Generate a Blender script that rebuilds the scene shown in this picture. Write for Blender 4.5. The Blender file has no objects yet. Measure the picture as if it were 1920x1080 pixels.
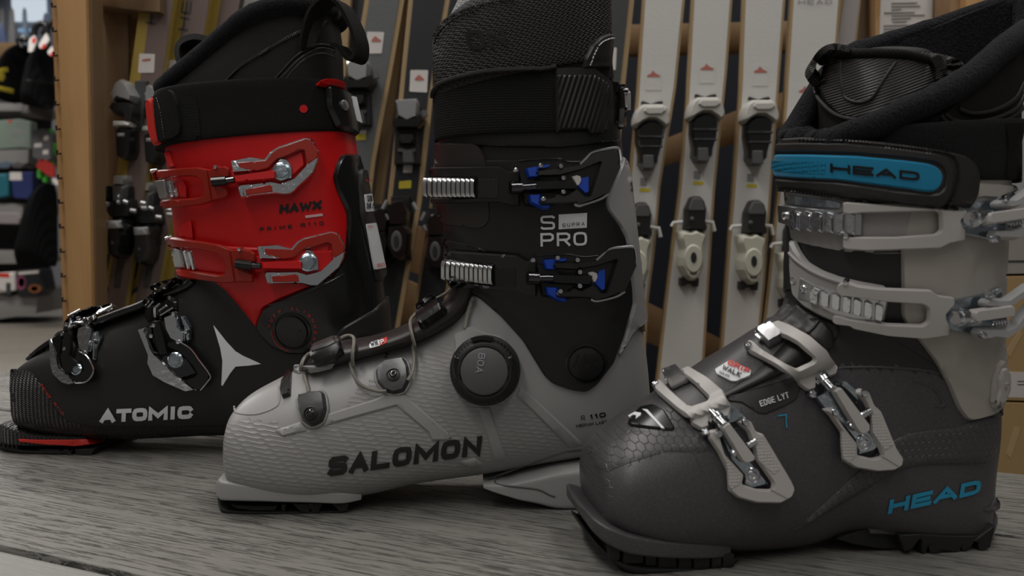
import bpy, bmesh, math, random
from mathutils import Vector as V, Matrix, Quaternion
from mathutils.bvhtree import BVHTree
from mathutils.geometry import delaunay_2d_cdt
R = math.radians
random.seed(7)
sc = bpy.context.scene
COL = sc.collection

# ------------------------------------------------------------------ camera, light, exposure
F = 1663.0
PITCH = R(4.0)
CAMP = V((0, 0, .21))
cd = bpy.data.cameras.new('camera'); cam = bpy.data.objects.new('camera', cd); COL.objects.link(cam)
cam.location = CAMP; cam.rotation_euler = (R(90) - PITCH, 0, 0)
cd.sensor_width = 36; cd.lens = F / 1920 * 36; cd.clip_start = .02
cd.dof.use_dof = True; cd.dof.focus_distance = .70; cd.dof.aperture_fstop = 9.0
sc.camera = cam
sc.view_settings.view_transform = 'Standard'; sc.view_settings.look = 'None'
sc.view_settings.gamma = 1; sc.view_settings.use_curve_mapping = False
sc.view_settings.exposure = -1.3
wd = bpy.data.worlds.new('world'); sc.world = wd; wd.use_nodes = True
wd.node_tree.nodes['Background'].inputs[0].default_value = (1, .965, .93, 1)
wd.node_tree.nodes['Background'].inputs[1].default_value = .27
def area(name, loc, rot, sx, sy, power, col=(1, .97, .935)):
    l = bpy.data.lights.new(name, 'AREA'); l.shape = 'RECTANGLE'; l.size = sx; l.size_y = sy
    l.energy = power; l.color = col
    o = bpy.data.objects.new(name, l); COL.objects.link(o); o.location = loc; o.rotation_euler = rot
    return o
area('overhead_light', (-.9, -.1, 2.3), (0, 0, 0), .35, 2.6, 66)
area('overhead_light', (.9, -.1, 2.3), (0, 0, 0), .35, 2.6, 38)
area('overhead_light', (-2.6, 1.6, 2.5), (0, 0, 0), .35, 2.4, 34)
area('overhead_light', (-3.0, 4.4, 2.6), (0, 0, 0), 2.6, .5, 190)  # unseen light, added to brighten the dim left of the shop
area('overhead_light', (-5.0, 7.6, 2.6), (0, 0, 0), 2.6, .5, 120)  # unseen too, added to lift the far left end
area('overhead_light', (.1, 1.15, 2.3), (0, 0, 0), 2.2, .3, 46)
area('overhead_light', (-.3, -1.7, 2.0), (R(48), 0, 0), 2.4, .5, 9)

# ------------------------------------------------------------------ camera maths
_cp, _sp = math.cos(PITCH), math.sin(PITCH)
def ray(px, py):
    x = (px - 960) / F; y = -(py - 540) / F
    return V((x, _cp + y * _sp, -_sp + y * _cp))
def proj(P):
    d = P - CAMP
    f = d.y * _cp - d.z * _sp; u = d.y * _sp + d.z * _cp
    return V((960 + F * d.x / f, 540 - F * u / f)), f
def ground(px, py, z=0.0):
    d = ray(px, py); t = (z - CAMP.z) / d.z
    return CAMP + d * t
def at(px, py, Y):
    d = ray(px, py)
    return CAMP + d * (Y / d.y)

class Frame:
    def __init__(s, origin, yaw):
        s.o = V(origin); s.yaw = yaw
        s.M = Matrix.Translation(s.o) @ Matrix.Rotation(yaw, 4, 'Z'); s.I = s.M.inverted()
        s.c = s.I @ CAMP; s.I3 = s.I.to_3x3()
    def ray(s, px, py): return s.I3 @ ray(px, py)
    def mid(s, px, py, ly=0.0):
        d = s.ray(px, py)
        return s.c + d * ((ly - s.c.y) / d.y)
    def proj(s, P): return proj(s.M @ P)
    def ppm(s, P): return F / s.proj(P)[1]
def frame_from(p1, p2, w):
    a, b = ground(*p1), ground(*p2); d = b - a
    yaw = math.atan2(d.y, d.x); n = V((-math.sin(yaw), math.cos(yaw), 0))
    return Frame(a + n * w, yaw)

# ------------------------------------------------------------------ objects
def empty(name, label, cat, loc=(0, 0, 0), yaw=0, group=None):
    o = bpy.data.objects.new(name, None); COL.objects.link(o)
    o.location = loc; o.rotation_euler = (0, 0, yaw); o.empty_display_size = .02
    o['label'] = label; o['category'] = cat
    if group: o['group'] = group
    return o
def tag(o, label, cat=None, group=None):
    o['label'] = label
    if cat: o['category'] = cat
    if group: o['group'] = group
    return o
def obj(name, vs, fs, mat, parent=None, smooth=True, sharp=35, label=None):
    me = bpy.data.meshes.new(name)
    me.from_pydata([tuple(v) for v in vs], [], fs)
    me.materials.append(mat)
    if smooth:
        me.polygons.foreach_set('use_smooth', [True] * len(me.polygons))
        me.update(); me.set_sharp_from_angle(angle=R(sharp))
    me.update()
    o = bpy.data.objects.new(name, me); COL.objects.link(o)
    if parent: o.parent = parent
    if label: o['label'] = label
    return o
def structure(o):
    o['kind'] = 'structure'; return o
def boxm(x0, x1, y0, y1, z0, z1):
    vs = [V((x, y, z)) for x in (x0, x1) for y in (y0, y1) for z in (z0, z1)]
    return vs, [(0, 1, 3, 2), (4, 6, 7, 5), (0, 4, 5, 1), (2, 3, 7, 6), (0, 2, 6, 4), (1, 5, 7, 3)]
def bbox(name, b, mat, parent=None, bev=.002, M=None, seg=2, label=None):
    vs, fs = boxm(*b)
    bm = bmesh.new(); bv = [bm.verts.new(v) for v in vs]
    for f in fs: bm.faces.new([bv[i] for i in f])
    bmesh.ops.recalc_face_normals(bm, faces=bm.faces)
    if bev: bmesh.ops.bevel(bm, geom=list(bm.edges), offset=bev, segments=seg, profile=.6, affect='EDGES')
    if M is not None: bm.transform(M)
    me = bpy.data.meshes.new(name); bm.to_mesh(me); bm.free()
    me.materials.append(mat); me.polygons.foreach_set('use_smooth', [True] * len(me.polygons))
    me.update(); me.set_sharp_from_angle(angle=R(30))
    o = bpy.data.objects.new(name, me); COL.objects.link(o)
    if parent: o.parent = parent
    if label: o['label'] = label
    return o

# ------------------------------------------------------------------ curves
def cr(P, n=8, closed=False):
    P = [tuple(p) for p in P]; k = len(P); out = []
    rng = range(k if closed else k - 1)
    for i in rng:
        if closed: a, b, c, d = P[i - 1], P[i], P[(i + 1) % k], P[(i + 2) % k]
        else: a, b, c, d = P[max(i - 1, 0)], P[i], P[i + 1], P[min(i + 2, k - 1)]
        for j in range(n):
            t = j / n
            out.append(tuple(.5 * (2 * y + (z - x) * t + (2 * x - 5 * y + 4 * z - w) * t * t + (3 * y - x - 3 * z + w) * t ** 3)
                             for x, y, z, w in zip(a, b, c, d)))
    if not closed: out.append(P[-1])
    return out
def rnd(P, r=4, n=4):
    out = []; k = len(P)
    for i in range(k):
        p = V(P[i][:2]); a = V(P[i - 1][:2]); b = V(P[(i + 1) % k][:2])
        rr = P[i][2] if len(P[i]) > 2 else r
        la, lb = (a - p).length, (b - p).length
        q = min(rr, la * .48, lb * .48)
        if q < .3: out.append(p); continue
        s = p + (a - p) * (q / la); e = p + (b - p) * (q / lb)
        for j in range(n + 1):
            t = j / n; out.append(s * (1 - t) ** 2 + p * 2 * t * (1 - t) + e * t * t)
    return [tuple(v) for v in out]
def resamp(P, res, closed=True):
    out = []; k = len(P)
    for i in range(k if closed else k - 1):
        a, b = V(P[i]), V(P[(i + 1) % k]); m = max(1, int((b - a).length / res + .5))
        for j in range(m): out.append(a + (b - a) * (j / m))
    if not closed: out.append(V(P[-1]))
    return out
def inpoly(x, y, L):
    c = False
    for P in L:
        j = len(P) - 1
        for i in range(len(P)):
            xi, yi = P[i]; xj, yj = P[j]
            if (yi > y) != (yj > y) and x < (xj - xi) * (y - yi) / (yj - yi) + xi: c = not c
            j = i
    return c
def dist(x, y, L):
    m = 1e9
    for P in L:
        xj, yj = P[-1]
        for xi, yi in P:
            dx, dy = xi - xj, yi - yj; q = dx * dx + dy * dy
            t = 0 if q == 0 else max(0, min(1, ((x - xj) * dx + (y - yj) * dy) / q))
            ex, ey = x - xj - t * dx, y - yj - t * dy
            e = ex * ex + ey * ey
            if e < m: m = e
            xj, yj = xi, yi
    return math.sqrt(m)
def circ(cx, cy, rx, ry=None, n=20, rot=0):
    ry = ry or rx; c, s = math.cos(R(rot)), math.sin(R(rot)); out = []
    for i in range(n):
        a = 2 * math.pi * i / n; x, y = rx * math.cos(a), ry * math.sin(a)
        out.append((cx + x * c - y * s, cy + x * s + y * c))
    return out

# ------------------------------------------------------------------ lofts
def ring(A, B, w, nA, nB, m, na):
    C = B + (A - B) * m; out = []
    for i in range(na):
        th = 2 * math.pi * i / na; c, s = math.cos(th), math.sin(th)
        n = nA if c > 0 else nB
        k = 2 / n
        U = (A - C) if c > 0 else (C - B)
        p = C + U * math.copysign(abs(c) ** k, c)
        p = p + V((0, 1, 0)) * (w * math.copysign(abs(s) ** k, s))
        out.append(p)
    return out
def sock(fr, keys, nt=7, na=56, comp=True, grow=0.0, lead=0, near=0.0):
    """rings of a tube between a front path A and a back path B. key: Ax,Ay,Bx,By,w,nA,nB,m"""
    rings = []
    for ki, k in enumerate(cr(keys, nt)):
        ta, tb = V(k[:2]), V(k[2:4]); a, b = ta.copy(), tb.copy(); w = max(k[4], .0005)
        L = (ta - tb).length; u = (ta - tb) / max(L, 1e-6)
        for it in range(5 if comp else 1):
            r = ring(fr.mid(*a), fr.mid(*b), w, k[5], k[6], k[7], na)
            if not comp: break
            ds = [fr.proj(p)[0].dot(u) for p in r[::3]]
            ea = max(ds) - ta.dot(u); eb = tb.dot(u) - min(ds)
            a -= u * ea * .8; b += u * eb * .8
            v = V((-u.y, u.x))
            qs = [fr.proj(p)[0] for p in r[::3]]; q = fr.proj(r[(3 * na) // 4])[0]
            sh = (q - ta).dot(v) * near
            if lead:
                wl = max(0, 1 - ki / nt / lead)
                if wl > 0:
                    mx = min(p.x for p in qs) - ta.x * .5 - tb.x * .5
                    sh = sh * (1 - wl) + wl * mx * (1 if v.x > 0 else -1) * abs(v.x)
            a -= v * sh * .7; b -= v * sh * .7
            if (a - b).dot(u) < L * .35:
                c = (a + b) / 2; a = c + u * L * .175; b = c - u * L * .175
        if grow:
            A, B = fr.mid(*a), fr.mid(*b); d = (A - B).normalized() * grow
            r = ring(A + d, B - d, w + grow, k[5], k[6], k[7], na)
        rings.append(r)
    return rings
def skin(rings, cap0=True, cap1=True):
    na = len(rings[0]); vs = [p for r in rings for p in r]; fs = []
    for i in range(len(rings) - 1):
        for j in range(na):
            k = (j + 1) % na
            fs.append((i * na + j, i * na + k, (i + 1) * na + k, (i + 1) * na + j))
    for flag, i in ((cap0, 0), (cap1, len(rings) - 1)):
        if flag:
            c = sum(rings[i], V((0, 0, 0))) / na; vs.append(c); ci = len(vs) - 1
            for j in range(na):
                k = (j + 1) % na
                fs.append((ci, i * na + k, i * na + j) if i == 0 else (ci, i * na + j, i * na + k))
    return vs, fs

# ------------------------------------------------------------------ guides: pixel -> place on a surface of the boot
class Surf:
    def __init__(s, fr, meshes, off=0.0):
        s.fr = fr; s.t = [BVHTree.FromPolygons([tuple(v) for v in m[0]], m[1]) for m in meshes]; s.off = off; s.lasty = 0
    def cast(s, px, py):
        d = s.fr.ray(px, py).normalized(); best = None
        for t in s.t:
            h = t.ray_cast(s.fr.c, d)
            if h[0] is not None and (best is None or h[3] < best[2]):
                n = h[1]
                if n.dot(d) > 0: n = -n
                best = (h[0], n, h[3])
        return best
    def map(s, px, py):
        b = s.cast(px, py)
        if b is None:
            for r in (3, 6, 10, 16, 24, 34, 48, 70):
                for k in range(8):
                    a = k * math.pi / 4
                    b = s.cast(px + r * math.cos(a), py + r * math.sin(a))
                    if b: break
                if b: break
            if b is None: return s.fr.mid(px, py), V((0, -1, 0))
            P = s.fr.mid(px, py, b[0].y); n = b[1]
        else:
            P = b[0]; n = b[1].copy()
            for dx, dy in ((4, 0), (-4, 0), (0, 4), (0, -4)):
                h = s.cast(px + dx, py + dy)
                if h and (h[0] - P).length < .012: n = n + h[1]
            n.normalize()
        return P + n * s.off, n
class Flat:
    """a plane fitted over a guide at some pixels and lifted; bend(px,py) adds extra lift in metres"""
    def __init__(s, g, pts, lift=0.0, nrm=None, bend=None):
        s.fr = g.fr; hs = [g.map(*p) for p in pts]
        s.p = sum((h[0] for h in hs), V((0, 0, 0))) / len(hs)
        if nrm is not None: n = V(nrm)
        elif len(pts) >= 3:
            n = (hs[1][0] - hs[0][0]).cross(hs[2][0] - hs[0][0])
        else: n = sum((h[1] for h in hs), V((0, 0, 0)))
        n.normalize()
        if n.dot(s.p - s.fr.c) > 0: n = -n
        s.n = n; s.p = s.p + n * lift; s.bend = bend
    def map(s, px, py):
        d = s.fr.ray(px, py); t = (s.p - s.fr.c).dot(s.n) / d.dot(s.n)
        P = s.fr.c + d * t
        if s.bend: P = P + s.n * s.bend(px, py)
        return P, s.n
class Ly:
    """vertical plane ly = c + a*(x - x0) + b*(z - z0) in a frame"""
    def __init__(s, fr, c=0.0, a=0.0, b=0.0, x0=0.0, z0=0.0):
        s.fr = fr; n = V((a, -1, b)).normalized(); s.n = n; s.p = V((x0, c, z0))
    def map(s, px, py):
        d = s.fr.ray(px, py); t = (s.p - s.fr.c).dot(s.n) / d.dot(s.n)
        return s.fr.c + d * t, s.n

# ------------------------------------------------------------------ patches
def patch_mesh(g, poly, holes=(), th=.001, off=0.0, bev=2.0, res=7.0, solid=False, sink=.002, hf=None, under=0.0):
    L = [resamp(p, res) for p in [poly] + list(holes)]
    loops = [[tuple(v) for v in p] for p in L]
    pts, edges = [], []
    for p in loops:
        b = len(pts); n = len(p); pts += p
        edges += [(b + i, b + (i + 1) % n) for i in range(n)]
    nb = len(pts)
    if bev > .2 and th > 0:
        for p in loops:
            n = len(p)
            for i in range(n):
                a, q, c = V(p[i - 1]), V(p[i]), V(p[(i + 1) % n])
                t = c - a
                if t.length < 1e-6: continue
                m = V((-t.y, t.x)).normalized() * bev
                for z in (q + m, q - m):
                    if inpoly(z.x, z.y, loops) and dist(z.x, z.y, loops) > bev * .85: pts.append(tuple(z))
    xs = [p[0] for p in loops[0]]; ys = [p[1] for p in loops[0]]
    y = min(ys) + res * .5; row = 0
    while y < max(ys):
        x = min(xs) + (res * .5 if row % 2 else res * .1)
        while x < max(xs):
            if inpoly(x, y, loops) and dist(x, y, loops) > max(res * .45, bev + res * .3): pts.append((x, y))
            x += res
        y += res * .87; row += 1
    vv, ee, ff, ov, oe, of = delaunay_2d_cdt([V(p) for p in pts], edges, [], 0, 1e-4)
    tris = []
    for f in ff:
        cx = sum(vv[i].x for i in f) / len(f); cy = sum(vv[i].y for i in f) / len(f)
        if inpoly(cx, cy, loops): tris.append(list(f))
    isb = [any(i < nb for i in o) for o in ov]
    # Re-fit boundary flags, heights
    top, nrm, base = [], [], []
    for i, v in enumerate(vv):
        P, n = g.map(v.x, v.y)
        d = 0 if isb[i] else dist(v.x, v.y, loops)
        q = min(1, d / bev) if bev > .2 else 1
        h = th * (.35 + .65 * math.sqrt(max(0, 1 - (1 - q) ** 2)))
        if hf: h += hf(v.x, v.y, d)
        top.append(P + n * (off + h)); nrm.append(n); base.append(P)
    used = sorted({i for t in tris for i in t}); mp = {i: k for k, i in enumerate(used)}
    vs = [top[i] for i in used]; fs = []
    for t in tris:
        # orient faces to the guide normal
        a, b, c = (top[t[0]], top[t[1]], top[t[2]])
        if (b - a).cross(c - a).dot(nrm[t[0]]) < 0: t = t[::-1]
        fs.append(tuple(mp[i] for i in t))
    cnt = {}
    for f in fs:
        for i in range(len(f)):
            e = (f[i], f[(i + 1) % len(f)]); cnt[e] = 1
    be = [e for e in cnt if (e[1], e[0]) not in cnt]
    low = {}
    dz = -under if solid else -sink
    for e in be:
        for i in e:
            if i not in low:
                o = used[i]; low[i] = len(vs); vs.append(base[o] + nrm[o] * (off + dz))
    for a, b in be: fs.append((b, a, low[a], low[b]))
    if solid:
        lo = dict(low)
        for f in list(fs):
            if max(f) >= len(used): continue
            q = []
            for i in f:
                if i not in lo:
                    o = used[i]; lo[i] = len(vs); vs.append(base[o] + nrm[o] * (off + dz))
                q.append(lo[i])
            fs.append(tuple(q[::-1]))
    return vs, fs
def patch(name, g, poly, mat, parent, holes=(), label=None, sharp=40, **k):
    vs, fs = patch_mesh(g, [tuple(p[:2]) for p in poly], [[tuple(q[:2]) for q in h] for h in holes], **k)
    return obj(name, vs, fs, mat, parent, sharp=sharp, label=label)
def merge(parts):
    vs, fs = [], []
    for a, b in parts:
        n = len(vs); vs += a; fs += [tuple(i + n for i in f) for f in b]
    return vs, fs
def multi(name, g, polys, mat, parent, label=None, sharp=40, **k):
    vs, fs = merge([patch_mesh(g, p, **k) for p in polys])
    return obj(name, vs, fs, mat, parent, sharp=sharp, label=label)
def lathe_mesh(g, cx, cy, prof, n=28, squash=1.0):
    P, nn = g.map(cx, cy); s = 1 / g.fr.ppm(P)
    q = V((0, 0, 1)).rotation_difference(nn)
    vs, fs = [], []
    for r, h in prof:
        for i in range(n):
            a = 2 * math.pi * i / n
            vs.append(P + q @ V((r * s * math.cos(a), r * s * math.sin(a) * squash, h)))
    for i in range(len(prof) - 1):
        for j in range(n):
            k = (j + 1) % n; fs.append((i * n + j, i * n + k, (i + 1) * n + k, (i + 1) * n + j))
    fs.append(tuple(range((len(prof) - 1) * n, len(prof) * n)))
    return vs, fs
def lathe(name, g, cx, cy, prof, mat, parent, n=28, label=None, sharp=35):
    vs, fs = lathe_mesh(g, cx, cy, prof, n)
    return obj(name, vs, fs, mat, parent, label=label, sharp=sharp)
def tube_mesh(pts, r, n=8, closed=False, flat=1.0):
    vs, fs = [], []; k = len(pts); up = V((0, -1, 0))
    rr = r if isinstance(r, (list, tuple)) else [r] * k
    for i in range(k):
        a = pts[i - 1] if (i or closed) else pts[0]; b = pts[(i + 1) % k] if (i < k - 1 or closed) else pts[-1]
        t = (b - a).normalized(); s = t.cross(up)
        if s.length < .05: s = t.cross(V((0, 0, 1)))
        s.normalize(); u = s.cross(t)
        for j in range(n):
            th = 2 * math.pi * j / n
            vs.append(pts[i] + s * (rr[i] * math.cos(th)) + u * (rr[i] * flat * math.sin(th)))
    for i in range(k if closed else k - 1):
        for j in range(n):
            m = (j + 1) % n; q = (i + 1) % k
            fs.append((i * n + j, i * n + m, q * n + m, q * n + j))
    if not closed:
        fs.append(tuple(range(n))[::-1]); fs.append(tuple(range((k - 1) * n, k * n)))
    return vs, fs
def tube(name, pts, r, mat, parent, n=8, closed=False, flat=1.0, label=None):
    vs, fs = tube_mesh(pts, r, n, closed, flat)
    return obj(name, vs, fs, mat, parent, sharp=50, label=label)
def gpath(g, P, lift=0.0, n=6, closed=False):
    out = []
    for p in cr(P, n, closed):
        Q, nn = g.map(p[0], p[1]); out.append(Q + nn * (lift + (p[2] if len(p) > 2 else 0)))
    return out
def band_mesh(pts, wid, th, up=V((0, -1, 0))):
    """flat ribbon along 3D points; wid vector = across"""
    vs, fs = [], []
    for i, p in enumerate(pts):
        a = pts[max(i - 1, 0)]; b = pts[min(i + 1, len(pts) - 1)]
        t = (b - a).normalized(); w = wid[i] if isinstance(wid, list) else wid
        n = t.cross(w).normalized() * th * .5
        vs += [p - w * .5 - n, p + w * .5 - n, p + w * .5 + n, p - w * .5 + n]
    for i in range(len(pts) - 1):
        for j in range(4):
            k = (j + 1) % 4; fs.append((i * 4 + j, i * 4 + k, i * 4 + 4 + k, i * 4 + 4 + j))
    fs.append((3, 2, 1, 0)); e = len(pts) * 4; fs.append((e - 4, e - 3, e - 2, e - 1))
    return vs, fs

# ------------------------------------------------------------------ stroke lettering
def arc(cx, cy, rx, ry, a0, a1, n=6):
    return [(cx + rx * math.cos(R(a0 + (a1 - a0) * i / n)), cy + ry * math.sin(R(a0 + (a1 - a0) * i / n))) for i in range(n + 1)]
_O = [(.3, 0), (.7, 0), (.92, .08), (1, .3), (1, .7), (.92, .92), (.7, 1), (.3, 1), (.08, .92), (0, .7), (0, .3), (.08, .08), (.3, 0), (.5, 0)]
GL = {
 'A': [[(0, 0), (.5, 1), (1, 0)], [(.2, .3), (.8, .3)]], 'B': [[(0, 0), (0, 1), (.75, 1), (.92, .87), (.92, .65), (.75, .53), (0, .53)], [(.75, .53), (1, .4), (1, .13), (.8, 0), (0, 0)]],
 'C': [[(1, .84), (.93, .95), (.75, 1), (.3, 1), (.08, .92), (0, .7), (0, .3), (.08, .08), (.3, 0), (.75, 0), (.93, .05), (1, .16)]],
 'D': [[(0, 0), (0, 1), (.7, 1), (.93, .9), (1, .7), (1, .3), (.93, .1), (.7, 0), (0, 0)]],
 'E': [[(1, 1), (0, 1), (0, 0), (1, 0)], [(0, .5), (.9, .5)]], 'F': [[(1, 1), (0, 1), (0, 0)], [(0, .5), (.85, .5)]],
 'G': [[(1, .78), (.9, .95), (.7, 1), (.3, 1), (.06, .92), (0, .7), (0, .3), (.06, .08), (.3, 0), (.75, 0), (1, .1), (1, .48), (.55, .48)]],
 'H': [[(0, 0), (0, 1)], [(1, 0), (1, 1)], [(0, .5), (1, .5)]], 'I': [[(.5, 0), (.5, 1)]],
 'K': [[(0, 0), (0, 1)], [(1, 1), (.1, .5), (1, 0)]], 'L': [[(0, 1), (0, 0), (1, 0)]],
 'M': [[(0, 0), (0, 1), (.5, .25), (1, 1), (1, 0)]], 'N': [[(0, 0), (0, 1), (1, 0), (1, 1)]], 'O': [_O],
 'P': [[(0, 0), (0, 1), (.78, 1), (1, .87), (1, .58), (.78, .43), (0, .43)]],
 'R': [[(0, 0), (0, 1), (.78, 1), (1, .87), (1, .6), (.78, .45), (0, .45)], [(.55, .45), (1, 0)]],
 'S': [[(1, .92), (.88, 1), (.12, 1), (0, .9), (0, .64), (.12, .53), (.88, .47), (1, .36), (1, .1), (.88, 0), (.12, 0), (0, .08)]],
 'T': [[(0, 1), (1, 1)], [(.5, 1), (.5, 0)]], 'U': [[(0, 1), (0, .25), (.1, .05), (.3, 0), (.7, 0), (.9, .05), (1, .25), (1, 1)]],
 'V': [[(0, 1), (.5, 0), (1, 1)]], 'W': [[(0, 1), (.22, 0), (.5, .8), (.78, 0), (1, 1)]], 'X': [[(0, 0), (1, 1)], [(0, 1), (1, 0)]],
 'Y': [[(0, 1), (.5, .48), (1, 1)], [(.5, .48), (.5, 0)]], '0': [_O], '1': [[(.2, .8), (.6, 1), (.6, 0)]],
 '2': [[(0, .8), (.15, 1), (.8, 1), (1, .8), (1, .6), (0, 0), (1, 0)]], '3': [[(0, .9), (.3, 1), (.8, 1), (1, .85), (1, .65), (.8, .52), (.4, .52)], [(.8, .52), (1, .38), (1, .15), (.8, 0), (.2, 0), (0, .1)]],
 '4': [[(.75, 0), (.75, 1), (0, .3), (1, .3)]], '5': [[(1, 1), (.1, 1), (0, .55), (.8, .58), (1, .4), (1, .15), (.8, 0), (0, .03)]],
 '7': [[(0, 1), (1, 1), (.85, .5), (.8, 0)]], '8': [[(.25, .52), (0, .72), (.15, 1), (.85, 1), (1, .72), (.75, .52), (.25, .52), (0, .25), (.15, 0), (.85, 0), (1, .25), (.75, .52)]],
 '.': [[(.4, 0), (.6, 0)]], '-': [[(.1, .5), (.9, .5)]],
}
def strokes(P, t):
    """closed-free polyline -> list of (left,right) pairs"""
    P = [V(p) for p in P]; k = len(P); out = []
    for i in range(k):
        a = (P[i] - P[i - 1]).normalized() if i else None
        b = (P[i + 1] - P[i]).normalized() if i < k - 1 else None
        if a is None: n = V((-b.y, b.x)); q = P[i] - b * t * .5; m = 1
        elif b is None: n = V((-a.y, a.x)); q = P[i] + a * t * .5; m = 1
        else:
            n = V((-a.y, a.x)) + V((-b.y, b.x))
            n = n.normalized() if n.length > 1e-3 else V((-a.y, a.x))
            m = min(1.9, 1 / max(.3, n.dot(V((-b.y, b.x))))); q = P[i]
        out.append((q + n * t * .5 * m, q - n * t * .5 * m))
    return out
def text_mesh(g, s, o, e, h, wt=.2, gap=.18, shear=0.0, widths=None, off=.0004, th=.0003, res=5.0, space=.5, down=None):
    """s written from pixel o (baseline left) to e (baseline right); h = letter height in px; wt = stroke weight / height"""
    o, e = V(o), V(e); dx = e - o; L = dx.length; ux = dx / L
    uy = V(down) if down else V((ux.y, -ux.x))
    W = []
    for c in s:
        w = .5 if c in 'I1.' else 1.0
        if c == ' ': w = space
        if c in 'MW': w = 1.3
        if widths and c in widths: w = widths[c]
        W.append(w)
    unit = L / (sum(W) + gap * (len(s) - 1)); x = 0; t = wt * h
    vs, fs = [], []
    def T(p): return o + ux * (p.x + shear * p.y) + uy * p.y
    for c, w in zip(s, W):
        cw = w * unit
        for st in GL.get(c, []):
            P = [(x + t / 2 + px * max(cw - t, .01), t / 2 + py * (h - t)) for px, py in st]
            if c in 'I' : P = [(x + cw / 2, py * (h - t) + t / 2) for px, py in st]
            pr = strokes(P, t)
            q = []
            for i in range(len(pr) - 1):
                (a, b), (c2, d) = pr[i], pr[i + 1]
                m = max(1, int((c2 - a).length / res))
                for j in range(m): q.append((a + (c2 - a) * j / m, b + (d - b) * j / m))
            q.append(pr[-1])
            base = len(vs)
            for a, b in q:
                for z in (a, (a + b) / 2, b):
                    y = T(z); P3, n = g.map(y.x, y.y); vs.append(P3 + n * (off + th))
            for i in range(len(q) - 1):
                for j in (0, 1):
                    v = base + i * 3 + j
                    fs.append((v, v + 3, v + 4, v + 1))
        x += cw + gap * unit
    return vs, fs
def text(name, g, s, o, e, h, mat, parent, label=None, **k):
    vs, fs = text_mesh(g, s, o, e, h, **k)
    return obj(name, vs, fs, mat, parent, smooth=False, label=label)
# ------------------------------------------------------------------ materials
class NT:
    def __init__(s, name):
        s.m = bpy.data.materials.new(name); s.m.use_nodes = True; s.t = s.m.node_tree; s.b = s.t.nodes['Principled BSDF']
    def n(s, typ, **k):
        x = s.t.nodes.new(typ)
        for a, b in k.items():
            if a.startswith('_'): x.inputs[a[1:].replace('_', ' ')].default_value = b
            else: setattr(x, a, b)
        return x
    def l(s, a, b): s.t.links.new(a, b)
def c4(c): return (c[0], c[1], c[2], 1)
def mapped(t, scale, rot=(0, 0, 0), loc=(0, 0, 0)):
    tc = t.n('ShaderNodeTexCoord'); mp = t.n('ShaderNodeMapping')
    mp.inputs['Scale'].default_value = scale; mp.inputs['Rotation'].default_value = rot; mp.inputs['Location'].default_value = loc
    t.l(tc.outputs['Object'], mp.inputs['Vector']); return mp.outputs[0]
def mth(t, op, a, b=None, c=None):
    x = t.n('ShaderNodeMath', operation=op)
    for i, v in enumerate((a, b, c)):
        if v is None: continue
        if isinstance(v, (int, float)): x.inputs[i].default_value = v
        else: t.l(v, x.inputs[i])
    return x.outputs[0]
def mixc(t, fac, a, b):
    x = t.n('ShaderNodeMix', data_type='RGBA')
    for i, v in ((0, fac), (6, a), (7, b)):
        if isinstance(v, (int, float)): x.inputs[i].default_value = v
        elif isinstance(v, (tuple, list)): x.inputs[i].default_value = c4(v)
        else: t.l(v, x.inputs[i])
    return x.outputs[2]
def bumpn(t, h, strength, dist):
    b = t.n('ShaderNodeBump', _Strength=strength, _Distance=dist); t.l(h, b.inputs['Height'])
    t.l(b.outputs[0], t.b.inputs['Normal'])
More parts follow.
